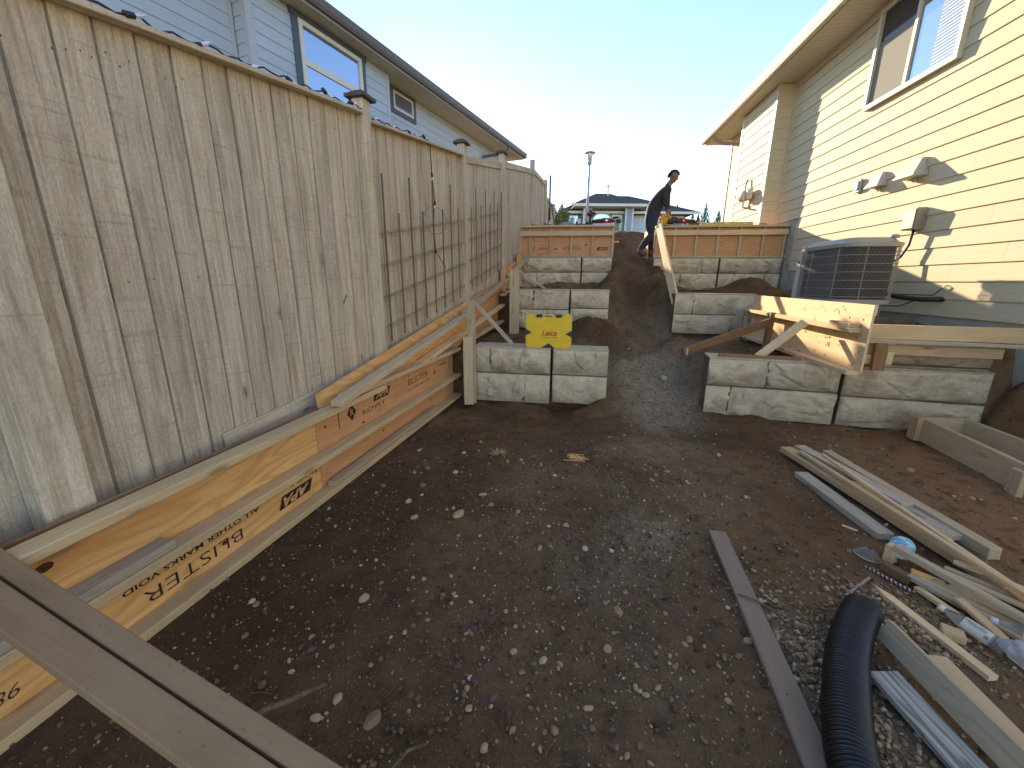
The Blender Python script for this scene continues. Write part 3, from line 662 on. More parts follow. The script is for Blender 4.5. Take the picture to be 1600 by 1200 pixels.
v, f = tube_geo([R.p(.65, .07, 1.92), R.p(.66, .075, 1.75), R.p(.72, .09, 1.62), R.p(.86, .16, 1.50), R.p(.95, .30, 1.46)], .013, 8); obj('conduit', v, f, M_BLACK, eb, smooth=True)
R.box('box_lid', .602, .768, .118, .128, 1.925, 2.135, bpy.data.materials['grey_metal_box'], eb, b=.004)
# meter and pipe on the bump-out
gm_ = empty('gas_meter', R.p(4.95, .42, 3.05), 'grey gas meter on the sunlit bump-out wall of the cream house', 'meter')
v, f = lathe_geo([(.0, -.10), (.10, -.10), (.11, -.06), (.11, .06), (.10, .10), (0, .10)], 14); obj('meter_body', v, f, M_TRIM, gm_, frame(R.p(4.80, .40, 3.05), R.t) @ Matrix.Rotation(math.pi/2, 4, 'Y'))
v, f = cbox(.34, .10, .20, .02); obj('meter_case', v, f, M_TRIM, gm_, frame(R.p(4.55, .38, 3.05), R.t))
v, f = tube_geo([R.p(4.92, .33, 3.38), R.p(4.92, .36, 3.25), R.p(4.92, .36, 2.85), R.p(4.6, .36, 2.78)], .02, 8); obj('meter_pipe', v, f, M_STEEL, gm_, smooth=True)
# refrigerant pipes at the wall foot
ps = empty('insulated_pipes', R.p(.15, .05, 1.15), 'black insulated coolant pipe running from the air conditioner into the wall', 'pipe')
v, f = tube_geo([R.p(.13, .0, 1.16), R.p(.14, .06, 1.16), R.p(.25, .12, 1.155), R.p(.42, .2, 1.17), R.p(.62, .38, 1.23)], .027, 8); obj('pipe_insulation', v, f, M_BLACK, ps, smooth=True)
v, f = tube_geo([R.p(.10, .0, 1.30), R.p(.11, .03, 1.30), R.p(.22, .04, 1.2), R.p(.5, .2, 1.2)], .006, 6); obj('control_wire', v, f, M_BLACK, ps)
v, f = tube_geo([R.p(.30, .14, 1.14), R.p(.42, .2, 1.07), R.p(.62, .4, 1.07)], .006, 6); obj('control_wire', v, f, M_BLACK, ps)
# ---- left house
Lh = House('blue_grey_house', (-3.39, 6.69), 23.8, 'L', 'pale blue-grey lap-sided house rising behind the weathered fence', .87)
M_SLATE = plain('slate_blue_trim_paint', (.085, .12, .165), .6, 0, .06); M_TRIML = plain('light_grey_trim_paint', (.50, .53, .56), .6, 0, .05); M_GUTL = plain('dark_grey_gutter_metal', (.13, .12, .115), .5); M_SOFL = plain('tan_soffit_vinyl', (.58, .54, .43), .65, 0, .05)
Lh.box('footing', -.44, 2.74, -1, -.004, 1.0, 5.69, M_FOUND); Lh.box('footing', -8, 9.3, -2, -.304, .5, 5.69, M_FOUND)
z = 5.69-.178*13.6
while z < 5.66:
    e = min(E_, 5.68-z); Lh._face = Lh.n
    Lh.plank(Lh.p(-.34, 0, 0), Lh.p(2.68, 0, 0), z, e, M_SIDL, False); Lh.plank(Lh.p(-8, -.3, 0), Lh.p(-.5, -.3, 0), z, e, M_SIDL); Lh.plank(Lh.p(2.8, -.3, 0), Lh.p(9.3, -.3, 0), z, e, M_SIDL)
    Lh._face = -Lh.t; Lh.plank(Lh.p(-.44, -.28, 0), Lh.p(-.44, -.07, 0), z, e, M_SIDL, False); z += E_
Lh.box('corner_board', -.465, -.442, -.085, .02, 2.5, 5.69, M_TRIML); Lh.box('corner_board', -.442, -.34, .0, .02, 2.5, 5.69, M_TRIML)
Lh.box('corner_board', 2.68, 2.775, -.30, .02, 2.5, 5.69, M_TRIML); Lh.box('corner_board', -.53, -.468, -.304, -.275, 2.5, 5.69, M_TRIML)
M_GLB = glass_mat('window_glass_blue_sky', (.50, .60, .74), .9, .03)
w1 = window(Lh, .46, 1.91, .018, 4.02, 5.60, M_WHITEP, [(.53, 1.84, 5.04, 5.53, .034, M_GLB, 'pane'), (.53, 1.84, 4.09, 4.94, .034, M_GLB, 'pane')], fw=.07, dep=.05)
Lh.box('window_rail', .53, 1.84, .02, .06, 4.94, 5.04, M_WHITEP, w1)
Lh.box('window_casing', .345, .458, .014, .045, 3.9, 5.60, M_SLATE, w1); Lh.box('window_casing', 1.912, 2.025, .014, .045, 3.9, 5.60, M_SLATE, w1); Lh.box('window_casing', .31, 2.06, .014, .055, 5.602, 5.70, M_SLATE, w1)
w2 = window(Lh, 3.24, 3.98, -.288, 5.24, 5.62, M_WHITEP, [(3.28, 3.94, 5.28, 5.58, -.27, glass_mat('window_glass_grey', (.22, .24, .26), .5, .06), 'pane')], fw=.045, dep=.04)
Lh.box('window_casing', 3.13, 3.238, -.288, -.255, 5.15, 5.69, M_SLATE, w2); Lh.box('window_casing', 3.982, 4.09, -.288, -.255, 5.15, 5.69, M_SLATE, w2); Lh.box('window_casing', 3.238, 3.982, -.288, -.255, 5.15, 5.238, M_SLATE, w2); Lh.box('window_casing', 3.238, 3.982, -.288, -.255, 5.622, 5.69, M_SLATE, w2)
soffit(Lh, -8, 9.8, -.32, .33, 5.70, M_SOFL)
Lh.box('fascia', -8, 9.82, .33, .355, 5.69, 5.83, M_TRIML)
gp = MB(); prof = [(.355, 5.72), (.42, 5.72), (.445, 5.77), (.455, 5.875), (.445, 5.88), (.43, 5.80), (.41, 5.74), (.355, 5.74)]
gp.add([Lh.p(a, k, zz) for a in (-8, 9.86) for k, zz in prof], [tuple(range(n_)), tuple(range(2*n_-1, n_-1, -1))]+[(i, i+n_, (i+1) % n_+n_, (i+1) % n_) for i in range(n_)])
gp.build('gutter', M_GUTL, Lh.root)
Lh.box('eave_return', 9.3, 9.8, -3, .33, 5.694, 5.70, M_SOFL)
Lh.box('fascia', 9.80, 9.83, -3, .355, 5.69, 5.86, M_GUTL)
rf = MB(); rf.add([Lh.p(-8, .42, 5.885), Lh.p(9.88, .42, 5.885), Lh.p(6.5, -4, 7.6), Lh.p(-8, -4, 7.6), Lh.p(9.88, -8, 5.885), Lh.p(-8, .42, 5.86), Lh.p(9.88, .42, 5.86), Lh.p(9.88, -8, 5.86)], [(0, 1, 2, 3), (1, 4, 2), (0, 5, 6, 1), (1, 6, 7, 4)]); rf.build('roof', M_ROOF, Lh.root)
downspout(Lh, [(8.35, .38, 5.72), (8.3, .34, 5.58), (8.1, .2, 5.46), (7.6, -.2, 5.28), (7.5, -.26, 5.15), (7.5, -.26, 3)], M_GUTL, .04)
# ------------------------------------------------------------------ stone-faced concrete blocks
def concrete_mat(name, light, mid_, dark, dirt=.6):
    m, nt, b = mat(name); b.inputs['Roughness'].default_value = .92; b.inputs['Specular IOR Level'].default_value = .15
    tc = coords(nt, (1, 1, 1)); n = noise(nt, tc, 5, 7, .62, .4); f = noise(nt, tc, 45, 5, .7)
    c = ramp(nt, n, [(.28, dark), (.5, mid_), (.72, light)])
    c = mix(nt, ramp(nt, f, [(.42, 0), (.8, .5)]), c, dark)
    vo = nd(nt, 'TexVoronoi', i_Vector=coords(nt, (9, 9, 9)), i_Scale=2.0); c = mix(nt, ramp(nt, vo.outputs['Distance'], [(.02, .6), (.05, 0)]), c, (.09, .075, .06))
    # splashed soil: only low on the face, broken up
    sx = nd(nt, 'SeparateXYZ', i_0=nd(nt, 'TexCoord').outputs['Object']).outputs[2]
    lo = math_(nt, 'MULTIPLY', ramp(nt, math_(nt, 'ADD', sx, math_(nt, 'MULTIPLY', math_(nt, 'SUBTRACT', n, .5), .35)), [(.02, 1), (.20, 0)]), dirt)
    c = mix(nt, lo, c, (.20, .135, .085)); nt.links.new(c, b.inputs['Base Color'])
    n2 = noise(nt, tc, 20, 9, .75, .4); c2 = None
    bump(nt, b, math_(nt, 'ADD', math_(nt, 'MULTIPLY', n2, 1.6), math_(nt, 'MULTIPLY', f, .4)), 1.0, .018); return m
M_ROCK = concrete_mat('cast_stone_concrete', (.88, .79, .655), (.78, .695, .57), (.58, .505, .40), .45)
M_BODY = concrete_mat('grey_concrete', (.26, .24, .20), (.19, .175, .145), (.12, .11, .09), .6)
M_BTOP = concrete_mat('pale_concrete_top', (.74, .67, .55), (.64, .58, .47), (.44, .40, .32), 0)
def jag(seed):
    r = np.random.default_rng(seed); return lambda t: .010*np.interp(t, np.linspace(0, 1, 9), r.normal(size=9))
def stone_face(W, Hh, jl, jr, seed, crack=None):
    """rock-faced panel: x 0..W, z 0..H, proud along -y"""
    r = np.random.default_rng(seed); nx = max(6, int(W/.0095)); nz = max(6, int(Hh/.0095))
    u, w = np.meshgrid(np.linspace(0, 1, nx), np.linspace(0, 1, nz)); x0 = jl(w); x1 = W+jr(w); X = x0+(x1-x0)*u; Z = w*Hh
    ed = np.minimum(np.minimum(u*W, (1-u)*W), np.minimum(w*Hh, (1-w)*Hh)); d = .034*(1-np.exp(-ed/.016))
    s = seed*3.7; f1 = fbm(X*3.2+s, Z*4.5+s, 5); d = d+.055*f1
    for _ in range(6):                                    # split planes and chisel scars
        a = r.uniform(0, math.pi); px_, pz = r.uniform(0, W), r.uniform(0, Hh); t = (X-px_)*math.cos(a)+(Z-pz)*math.sin(a)+.03*fbm(X*9+s, Z*9, 3)
        d = d-.017*sst(0, .007, t)*sst(.22, .02, t)+.008*t
    if crack:
        for (ax, az_, bx, bz) in crack:
            p = np.array([ax*W, az_*Hh]); q = np.array([bx*W, bz*Hh]); L = np.linalg.norm(q-p); e = (q-p)/L; tt = np.clip((X-p[0])*e[0]+(Z-p[1])*e[1], 0, L); dist = np.hypot(X-p[0]-e[0]*tt+.012*fbm(X*14+s, Z*14, 2), Z-p[1]-e[1]*tt)
            d = d-.045*np.exp(-(dist/.009)**2)
    d = np.maximum(d+.010*np.abs(fbm(X*16+s, Z*22, 4)), .0)
    d[0, :] = d[-1, :] = 0; d[:, 0] = d[:, -1] = 0; d = d*np.clip(ed/.006, 0, 1)
    v = np.stack([X.ravel(), -d.ravel(), Z.ravel()], 1); i = np.arange(nx*nz).reshape(nz, nx)
    f = np.stack([i[:-1, :-1].ravel(), i[:-1, 1:].ravel(), i[1:, 1:].ravel(), i[1:, :-1].ravel()], 1); return v, f
_bs = [10]
def block(P, Q, z0, z1, rows, label, depth=.27, row_z=None, tiltend=0):
    """one block: face runs P->Q (left to right), rows = [top row, bottom row], each a list of (end fraction, crack list)"""
    P, Q = Vector((*P, z0)), Vector((*Q, z0)); L = (Q-P).length; M = frame(P, Q-P); Hh = z1-z0; g = .0
    v, f = cbox(L-.012, depth, Hh, .012); v = [(x+.006, y+depth/2+.004, zz+Hh/2) for x, y, zz in v]
    root = obj('concrete_block', v, f, M_BODY, None, M); tag(root, label, 'concrete block', 'stone-faced concrete blocks of the stepped walls')
    v, f = cbox(L-.008, depth+.012, .014, .004); v = [(x+.004, y+(depth)/2-.004, zz+Hh-.004) for x, y, zz in v]; obj('block_top', v, f, M_BTOP, root, M)
    rz = row_z or Hh*.53
    for (za, zb, row) in ((rz+.008, Hh-.012, rows[0]), (.004, rz-.008, rows[1])):
        x = .008; jl = jag(1)
        jl = lambda t: 0*t
        for e, cr in row:
            xe = e*L-.008 if e >= 1 else e*L; _bs[0] += 1; jr = (lambda t: 0*t) if e >= 1 else jag(_bs[0])
            v, f = stone_face(xe-x-(.009 if e < 1 else 0), zb-za, jl, jr, _bs[0], cr)
            me = big_mesh('stone_face', v, f, M_ROCK); link('stone_face', me, root, M @ Matrix.Translation((x, 0, za))); x = xe; jl = jr
    return root
T1a, T1b, T1m = (-.43, 4.455), (1.03, 4.20), (.425, 4.306)
block(T1a, T1m, -.02, .612, [[(.22, None), (1, [(.45, 0, .55, 1)])], [(.67, None), (1, None)]], 'long pale stone-faced block of the nearest left wall, behind the two posts')
block((.437, 4.304), T1b, .0, .612, [[(1, [(.35, 1, .42, .5), (.42, .5, .62, 0)])], [(1, None)]], 'short pale block at the right end of the nearest left wall, by the ramp')
block((.0, 6.43), (.875, 6.292), .59, 1.195, [[(.38, [(0, .3, .6, .6), (.6, .6, .75, 1)]), (1, [(.1, 1, .5, .5), (.5, .5, .9, .35), (.25, .6, .3, 0)])], [(.62, None), (1, None)]], 'crazy-cracked block of the second left wall, behind the yellow case', row_z=.30)
block((.887, 6.29), (1.465, 6.2), .60, 1.195, [[(1, [(.5, 1, .55, .6), (.55, .6, .7, 0)])], [(1, None)]], 'short block at the right end of the second left wall, half buried in dark soil')
block((.19, 8.395), (1.345, 8.232), 1.17, 1.772, [[(1, [(.12, .4, .25, .1), (.66, 1, .6, .5), (.6, .5, .72, 0)])], [(.26, None), (1, [(.65, 0, .75, 1)])]], 'long block at the top of the left steps, under the reddish form')
block((1.357, 8.23), (1.933, 8.15), 1.18, 1.772, [[(1, [(.4, 1, .45, .5), (.45, .5, .65, 0)])], [(1, None)]], 'short block at the right end of the top left wall, beside the ramp')
block((1.985, 3.985), (3.112, 3.690), -.02, .588, [[(.47, None), (1, [(.15, .55, .62, 0), (.0, 1, .2, .6)])], [(.2, None), (1, [(.12, 1, .14, .4), (.55, .35, .95, .2)])]], 'big pale block of the nearest right wall, facing the open dirt floor')
block((3.128, 3.684), (4.20, 3.402), -.02, .570, [[(1, [(.3, .55, .45, .1), (.7, .9, .64, .5)])], [(1, [(.05, .1, .4, .25)])]], 'big pale block at the right of the nearest wall, beside the dug-out footing', row_z=.30)
M_ = block((3.10, 3.705), (4.17, 3.425), .572, .84, [[(1, [(.35, .8, .5, .1)])], [(1, None)]], 'low capping block under the horizontal boards of the right wall', row_z=.03)
block((2.43, 6.15), (3.56, 5.98), .56, 1.155, [[(.24, [(0, .6, 1, .2)]), (1, [(.55, 0, .95, .9)])], [(.72, None), (1, [(0, .1, .2, .9)])]], 'long block of the second right wall, at the foot of the leaning plank', row_z=.29)
block((2.71, 8.10), (3.90, 7.936), 1.17, 1.765, [[(.76, None), (1, None)], [(.44, None), (1, None)]], 'left block of the top right wall, beside the ramp under the form')
block((3.915, 7.933), (5.0, 7.785), 1.17, 1.765, [[(1, [(.25, .5, .4, .2), (.7, .8, .85, .5)])], [(.27, None), (.76, None), (1, None)]], 'right block of the top right wall, behind the mound of soil')
# ------------------------------------------------------------------ formwork, left side
az = rad(13); FD = Vector((math.sin(az), math.cos(az), 0)); FN = Vector((math.cos(az), -math.sin(az), 0)); F0 = Vector((-.885, 3.25, 0))
def fp(y, k, z): t = (y-3.25)/FD.y; return F0+FD*t+FN*k+Vector((0, 0, z))      # y along, k toward the yard (0 = outer edge of the rails)
def sheet(name, ya, yb, k, za, zb, th, mat, parent, za2=None, zb2=None, b=.002):
    """plywood standing on edge from ya to yb, bottom za (za2 at the far end), top zb (zb2)"""
    za2 = za if za2 is None else za2; zb2 = zb if zb2 is None else zb2
    A = fp(ya, k, za); Bp = fp(yb, k, za2); L = (fp(yb, k, 0)-fp(ya, k, 0)).length
    h0, h1, dz = zb-za, zb2-za2, za2-za
    v = []
    for x, zz0, zz1 in ((0, 0, h0), (L, dz, dz+h1)):
        for y in (-th/2, th/2):
            v += [(x, y, zz0), (x, y, zz1)]
    f = [(0, 1, 3, 2), (4, 6, 7, 5), (0, 4, 5, 1), (2, 3, 7, 6), (0, 2, 6, 4), (1, 5, 7, 3)]
    return obj(name, v, f, mat, parent, frame(A, FD))
f1 = empty('concrete_form', fp(2.5, -.05, 0), 'long low form of orange plywood and pale rails at the lower left', 'formwork')
sheet('plywood_sheet', -.2, 2.275, -.098, 0, .500, .018, M_PLY, f1, 0, .512); sheet('plywood_sheet', 2.28, 4.50, -.098, 0, .513, .018, M_PLYR, f1, 0, .540)
for ya, yb in ((-.2, 2.9), (2.56, 4.52)):
    pass
beam('rail', fp(-.2, -.044, .516), fp(2.95, -.044, .532), .090, .038, M_PALE, f1)
beam('rail', fp(2.52, -.060, .572), fp(4.55, -.046, .560), .090, .036, M_POST, f1, warp=.004)
beam('rail', fp(-.2, -.044, .265), fp(4.53, -.044, .262), .088, .038, M_PALE, f1)
beam('rail', fp(-.2, -.044, .022), fp(4.53, -.044, .022), .088, .038, M_PALE, f1)
beam('lumber_scrap', fp(2.30, -.035, .060), fp(3.9, -.04, .060), .06, .034, M_POST, f1)
beam('lumber_scrap', fp(-.1, -.05, .301), fp(1.38, -.055, .302), .086, .034, M_GREY, f1)
beam('back_board', fp(-.2, -.125, .47), fp(3.0, -.122, .478), .016, .14, M_BROWN, f1)
f2 = empty('concrete_form', fp(4.4, -.05, .6), 'second left form of orange plywood with sloping rails, between the two posts', 'formwork')
sheet('plywood_sheet', 2.36, 5.2, -.122, .50, .63, .018, M_PLY, f2, .50, 1.08); sheet('plywood_sheet', 5.205, 6.75, -.122, .50, 1.08, .018, M_PLYR, f2, .66, 1.32)
# grain on the sheets: lower strips as separate boards
beam('rail', fp(2.36, .012, .577), fp(4.78, .0, .930), .086, .038, M_POST, f2)
beam('rail', fp(4.80, -.05, .945), fp(7.2, -.05, 1.385), .086, .036, M_POST, f2)
beam('rail', fp(3.62, -.05, .575), fp(6.65, -.05, .945), .085, .038, M_PALE, f2)
beam('rail', fp(4.85, -.05, .60), fp(6.6, -.05, .69), .085, .036, M_POST, f2)
f3 = empty('concrete_form', fp(7.4, -.05, 1.2), 'third and highest left form of orange plywood, joining the top wall', 'formwork')
sheet('plywood_sheet', 6.72, 8.15, -.105, 1.05, 1.50, .018, M_PLYR, f3, 1.1, 1.74)
sheet('plywood_sheet', 7.72, 8.15, -.070, 1.25, 1.78, .018, M_PLY, f3, 1.25, 1.86)
beam('rail', fp(6.95, -.03, 1.405), fp(8.45, -.02, 1.76), .09, .038, M_POST, f3); beam('rail', fp(6.5, -.03, 1.10), fp(7.1, -.03, 1.16), .09, .038, M_POST, f3); beam('rail', fp(7.0, -.03, 1.20), fp(8.2, -.03, 1.24), .09, .03, M_PALE, f3)
def post(p, z0, z1, w, d, label, mat=M_POST):
    o = beam('wooden_post', (p[0], p[1], z0), (p[0], p[1], z1), w, d, mat, None, (0, 1, 0), warp=.002); return tag(o, label, 'wooden post')
post((-.440, 4.335), -.02, 1.115, .085, .045, 'tall grey post standing in front of the nearest left wall')
post((-.475, 4.285), -.02, .735, .105, .042, 'short stub of lumber nailed to the front of the tall left post')
post((.055, 5.985), .55, 1.475, .085, .045, 'right half of the doubled post behind the first terrace on the left')
post((-.018, 5.990), .55, 1.482, .055, .06, 'left half of the doubled post behind the first terrace on the left')
def brace(p, q, w, h, label, mat, name='wooden_brace', cat='brace', roll=0):
    return tag(beam(name, p, q, w, h, mat, roll=roll), label, cat)
brace((-.395, 4.37, 1.075), (.0, 4.47, .632), .038, .038, 'grey square brace slanting from the tall left post to the block', M_GREY, roll=20)
brace((.085, 6.03, 1.46), (.49, 6.22, 1.205), .03, .03, 'thin brace slanting from the doubled post to the second left wall', M_GREY, roll=15)
# ------------------------------------------------------------------ stencilled print on the plywood
def fpM(y, k, z, flip=False):
    M = Matrix(((FD.x, 0, FN.x, 0), (FD.y, 0, FN.y, 0), (0, 1, 0, 0), (0, 0, 0, 1))); M.translation = fp(y, k, z)
    return M @ Matrix.Rotation(math.pi, 4, 'Z') if flip else M
KP = -.0875
def ink_poly(parent, M, polys):
    m = MB()
    for p in polys: m.add([(x, y, 0) for x, y in p], [tuple(range(len(p)))])
    return m.build('printed_mark', M_INK, parent, M)
def apa(parent, M, s=1.0, back=None):
    k = .03*s
    ink_poly(parent, M, [[(-.12*s-k*.5, -.036*s), (.12*s-k*.5, -.036*s), (.12*s+k*.5, .036*s), (-.12*s+k*.5, .036*s)]])
    text('APA', .072*s, back or M_PLY, parent, M @ Matrix.Translation((0, 0, .0006)), 'knocked_out_lettering', shear=.42, bold=.0022*s, sx=1.4)
def diamond(parent, M, s=.05):
    ink_poly(parent, M, [[(-s, 0), (0, -s*1.15), (0, s*1.15)], [(s, 0), (0, s*1.15), (0, -s*1.15)]])
    text('R', s*1.35, M_PLYR, parent, M @ Matrix.Translation((0, 0, .0008)), bold=.001)
# upside-down stamp on the near sheet
text('BLISTER', .085, M_INK, f1, fpM(1.50, KP, .108, True), sx=1.55); text('ALL OTHER MARKS VOID', .032, M_INK, f1, fpM(1.52, KP, .178, True), bold=.0006, sx=1.7)
apa(f1, fpM(2.07, KP, .118, True), 1.0); text('RICHPLY', .036, M_INK, f1, fpM(2.14, KP, .182, True), sx=1.6); diamond(f1, fpM(1.055, KP, .135, True), .045)
text('17:27 00', .06, M_INK, f1, fpM(.80, KP, .165, True), shear=.3, sx=1.1); text('98282825', .06, M_INK, f1, fpM(.82, KP, .105, True), shear=.3, sx=1.1)
# right way up on the next sheet
diamond(f1, fpM(2.63, KP, .425), .052); text('RICHPLY', .055, M_INK, f1, fpM(2.90, KP, .378), sx=1.45); apa(f1, fpM(3.02, KP, .455), .95, M_PLYR)
text('BLISTER', .082, M_INK, f1, fpM(3.64, KP, .430), sx=1.5); text('ALL OTHER MARKS VOID', .028, M_INK, f1, fpM(3.66, KP, .362), sx=1.5); text('PS1-09', .035, M_INK, f1, fpM(4.22, KP, .45), sx=1.4, bold=.001); text('00', .045, M_INK, f1, fpM(4.0, KP, .405), bold=.001)
ink_poly(f1, fpM(2.49, KP, .43), [[(-.003, -.075), (.004, -.075), (.004, .075), (-.003, .075)]]); ink_poly(f1, fpM(4.38, KP, .42), [[(-.003, -.05), (.004, -.05), (.012, .05), (.005, .05)]])
KP2 = -.1115
apa(f2, fpM(5.75, KP2, 1.10), .8, M_PLYR); diamond(f2, fpM(6.15, KP2, 1.12), .05)
kn = MB()
for y, k, z, s in [(1.06, KP, .43, .016), (2.36, KP, .42, .008), (2.75, KP, .31, .009), (2.96, KP, .495, .008), (3.0, KP, .15, .008), (3.46, KP, .49, .007), (2.50, KP, .20, .010), (3.9, KP, .14, .007), (4.1, KP, .46, .006), (1.62, KP, .115, .010), (4.6, KP2, .80, .007), (3.9, KP2, .66, .007), (5.6, KP2, .99, .008), (3.4, KP2, .63, .007)]:
    c = fp(y, k, z); kn.add([c+FD*(s*1.6*math.cos(a))+Vector((0, 0, s*math.sin(a)))+FN*.0004 for a in [i*math.pi/4 for i in range(8)]], [tuple(range(8))])
tag(kn.build('plywood_knot', plain('dark_knot', (.07, .03, .015), .8), f1), kind='stuff')
# ------------------------------------------------------------------ forms on the top walls
def topform(P, Q, z0, z1, studs, wz, label, ply, grp=None, cut=None):
    P, Q = Vector((*P, 0)), Vector((*Q, 0)); x = (Q-P).normalized(); L = (Q-P).length; n = Vector((x.y, -x.x, 0))
    g = lambda t, k, z: P+x*t+n*k+Vector((0, 0, z))
    r = empty('concrete_form', g(L/2, 0, z0), label, 'formwork')
    # the plywood
    v, f = cbox(L-.004, .018, z1-z0-.04, .001); obj('plywood_sheet', v, f, ply, r, frame(g(.002, -.05, (z0+z1)/2-.02), x))
    beam('top_plate', g(0, -.005, z1-.02), g(L, -.005, z1-.02), .115, .038, M_POST, r); beam('bottom_plate', g(0, -.012, z0+.014), g(L, -.012, z0+.014), .06, .026, M_POST, r)
    for s in studs: beam('stud', g(s*L, -.018, z0+.028), g(s*L, -.018, z1-.04), .038, .05, M_POST, r, tuple(n), warp=.001)
    beam('waler', g(-.01, .028, wz), g(L-.02, .028, wz), .036, .09, M_PALE if cut else M_POST, r)
    return r, g, x, n, L
tl, g, x, n, L = topform((.125, 8.405), (1.945, 8.15), 1.778, 2.365, [.018, .115, .335, .555, .775, .985], 2.215, 'reddish plywood form with five bays on the top left wall', M_PLYR)
TM_ = lambda t, z: (lambda M: (setattr(M, 'translation', g(t*L, -.0395, z)), M)[1])(Matrix(((x.x, 0, n.x, 0), (x.y, 0, n.y, 0), (0, 1, 0, 0), (0, 0, 0, 1))))
text('304', .085, M_INK, tl, TM_(.24, 1.935), sx=1.5, shear=.3); text('-', .09, M_INK, tl, TM_(.39, 1.94), bold=.004, sx=1.8); text('BLISTER', .072, M_INK, tl, TM_(.56, 1.94), sx=1.45); text('ALL OTHER MARKS VOID', .024, M_INK, tl, TM_(.58, 1.99), sx=1.2); ink_poly(tl, TM_(.155, 1.955), [[(-.006, -.07), (.006, -.07), (.022, .07), (.012, .07)]]); apa(tl, TM_(.885, 1.935), .85, M_PLYR); diamond(tl, TM_(.71, 2.01), .025)
trr, g, x, n, L = topform((2.70, 8.10), (5.03, 7.78), 1.772, 2.345, [.016, .155, .322, .487, .653, .822, .978], 2.215, 'orange plywood form with six bays on the top right wall', M_PLYR, cut=True)
v, f = cbox(.5, .018, .57, .001); obj('end_panel', v, f, M_PALE, trr, frame(g(-.012, -.55, 2.06), -n))
brace((2.735, 8.02, 2.33), (2.475, 6.22, 1.03), .14, .036, 'long pale plank leaning from the top right form down to the second wall', M_PALE, 'leaning_plank', 'plank', 62)
# ------------------------------------------------------------------ formwork, right side
az2 = rad(10.6); RD = Vector((math.sin(az2), math.cos(az2), 0)); RN = Vector((-math.cos(az2), math.sin(az2), 0)); R0 = Vector((2.84, 3.19, 0))
def rp(y, k, z): return R0+RD*((y-3.19)/RD.y)+RN*k+Vector((0, 0, z))
f4 = empty('concrete_form', rp(4.4, 0, .6), 'pale plywood side form with two white rails in the middle right', 'formwork')
v, f = cbox((rp(5.55, 0, 0)-rp(3.19, 0, 0)).length, .018, .54, .0015); obj('plywood_sheet', v, f, M_PLYP, f4, frame(rp(3.19, 0, .885), RD))
beam('rail', rp(3.28, .056, .945), rp(5.62, .056, .955), .092, .036, M_PALE, f4); beam('rail', rp(3.20, .056, .605), rp(5.6, .056, .60), .092, .036, M_PALE, f4)
beam('rail_end', rp(3.30, .05, .982), rp(3.62, .04, .982), .075, .036, M_TAN, f4)
for y, k, w in ((5.75, .06, .04), (5.72, .105, .085), (5.62, .02, .06)): beam('upright', rp(y, k, .5), rp(y, k, .96), w, .045, M_GREY, f4, tuple(RD))
beam('upright', rp(4.72, .115, .53), rp(4.72, .10, .985), .05, .085, M_BROWN, f4, tuple(RD))
tx = Matrix(((-RD.x, 0, RN.x, 0), (-RD.y, 0, RN.y, 0), (0, 1, 0, 0), (0, 0, 0, 1))); tx.translation = rp(3.72, .0096, .80)
text('1- +\n  -18', .06, M_INK, f4, tx, bold=.001)
kn = MB()
for i in range(70):
    c = rp(random.uniform(3.25, 5.4), .0098, random.uniform(.64, 1.13)); s = random.uniform(.003, .010); kn.add([c+RD*(s*math.cos(a))+Vector((0, 0, s*1.2*math.sin(a))) for a in [q*math.pi/3 for q in range(6)]], [tuple(range(6))])
tag(kn.build('plywood_knot', bpy.data.materials['dark_knot'], f4), kind='stuff')
brace((1.90, 4.42, .565), (3.02, 4.72, .88), .04, .088, 'long brown brace from the right form down to the gravel ramp', M_BROWN)
bb = beam('cleat', (1.935, 4.405, .535), (1.935, 4.405, .61), .02, .04, M_TAN, bpy.data.objects['wooden_brace.002'], (0, 1, 0))
brace((2.46, 3.96, .60), (2.82, 3.90, .955), .075, .038, 'short pale brace leaning up against the right form, in sunlight', M_PALE, roll=35)
brace((2.10, 4.03, .605), (2.80, 3.84, .605), .06, .03, 'flat brown batten lying on top of the right block', M_BROWN, 'wooden_batten', 'batten')
# horizontal boards in front of the low cap
CA, CB = Vector((2.97, 3.645, 0)), Vector((4.30, 3.30, 0)); CX = (CB-CA).normalized(); CN = Vector((CX.y, -CX.x, 0))
cpnt = lambda t, k, z: CA+CX*t+CN*k+Vector((0, 0, z))
f5 = empty('concrete_form', cpnt(.6, 0, .7), 'stack of horizontal form boards across the right wall, reaching the house', 'formwork')
beam('top_board', cpnt(0, .0, .905), cpnt(1.315, .0, .905), .04, .125, M_PALE, f5); beam('grey_board', cpnt(.02, .045, .826), cpnt(1.29, .045, .822), .09, .032, M_GREY, f5, roll=-4)
beam('lower_board', cpnt(.0, .012, .755), cpnt(1.19, .012, .752), .036, .088, M_TAN, f5); beam('lower_board', cpnt(.0, .03, .66), cpnt(.42, .03, .66), .036, .088, M_PALE, f5)
beam('upright', cpnt(.29, .10, .575), cpnt(.29, .085, .815), .04, .09, M_BROWN, f5, tuple(CX)); beam('upright', cpnt(.385, .06, .63), cpnt(.385, .06, .74), .02, .05, M_PALE, f5, tuple(CX))
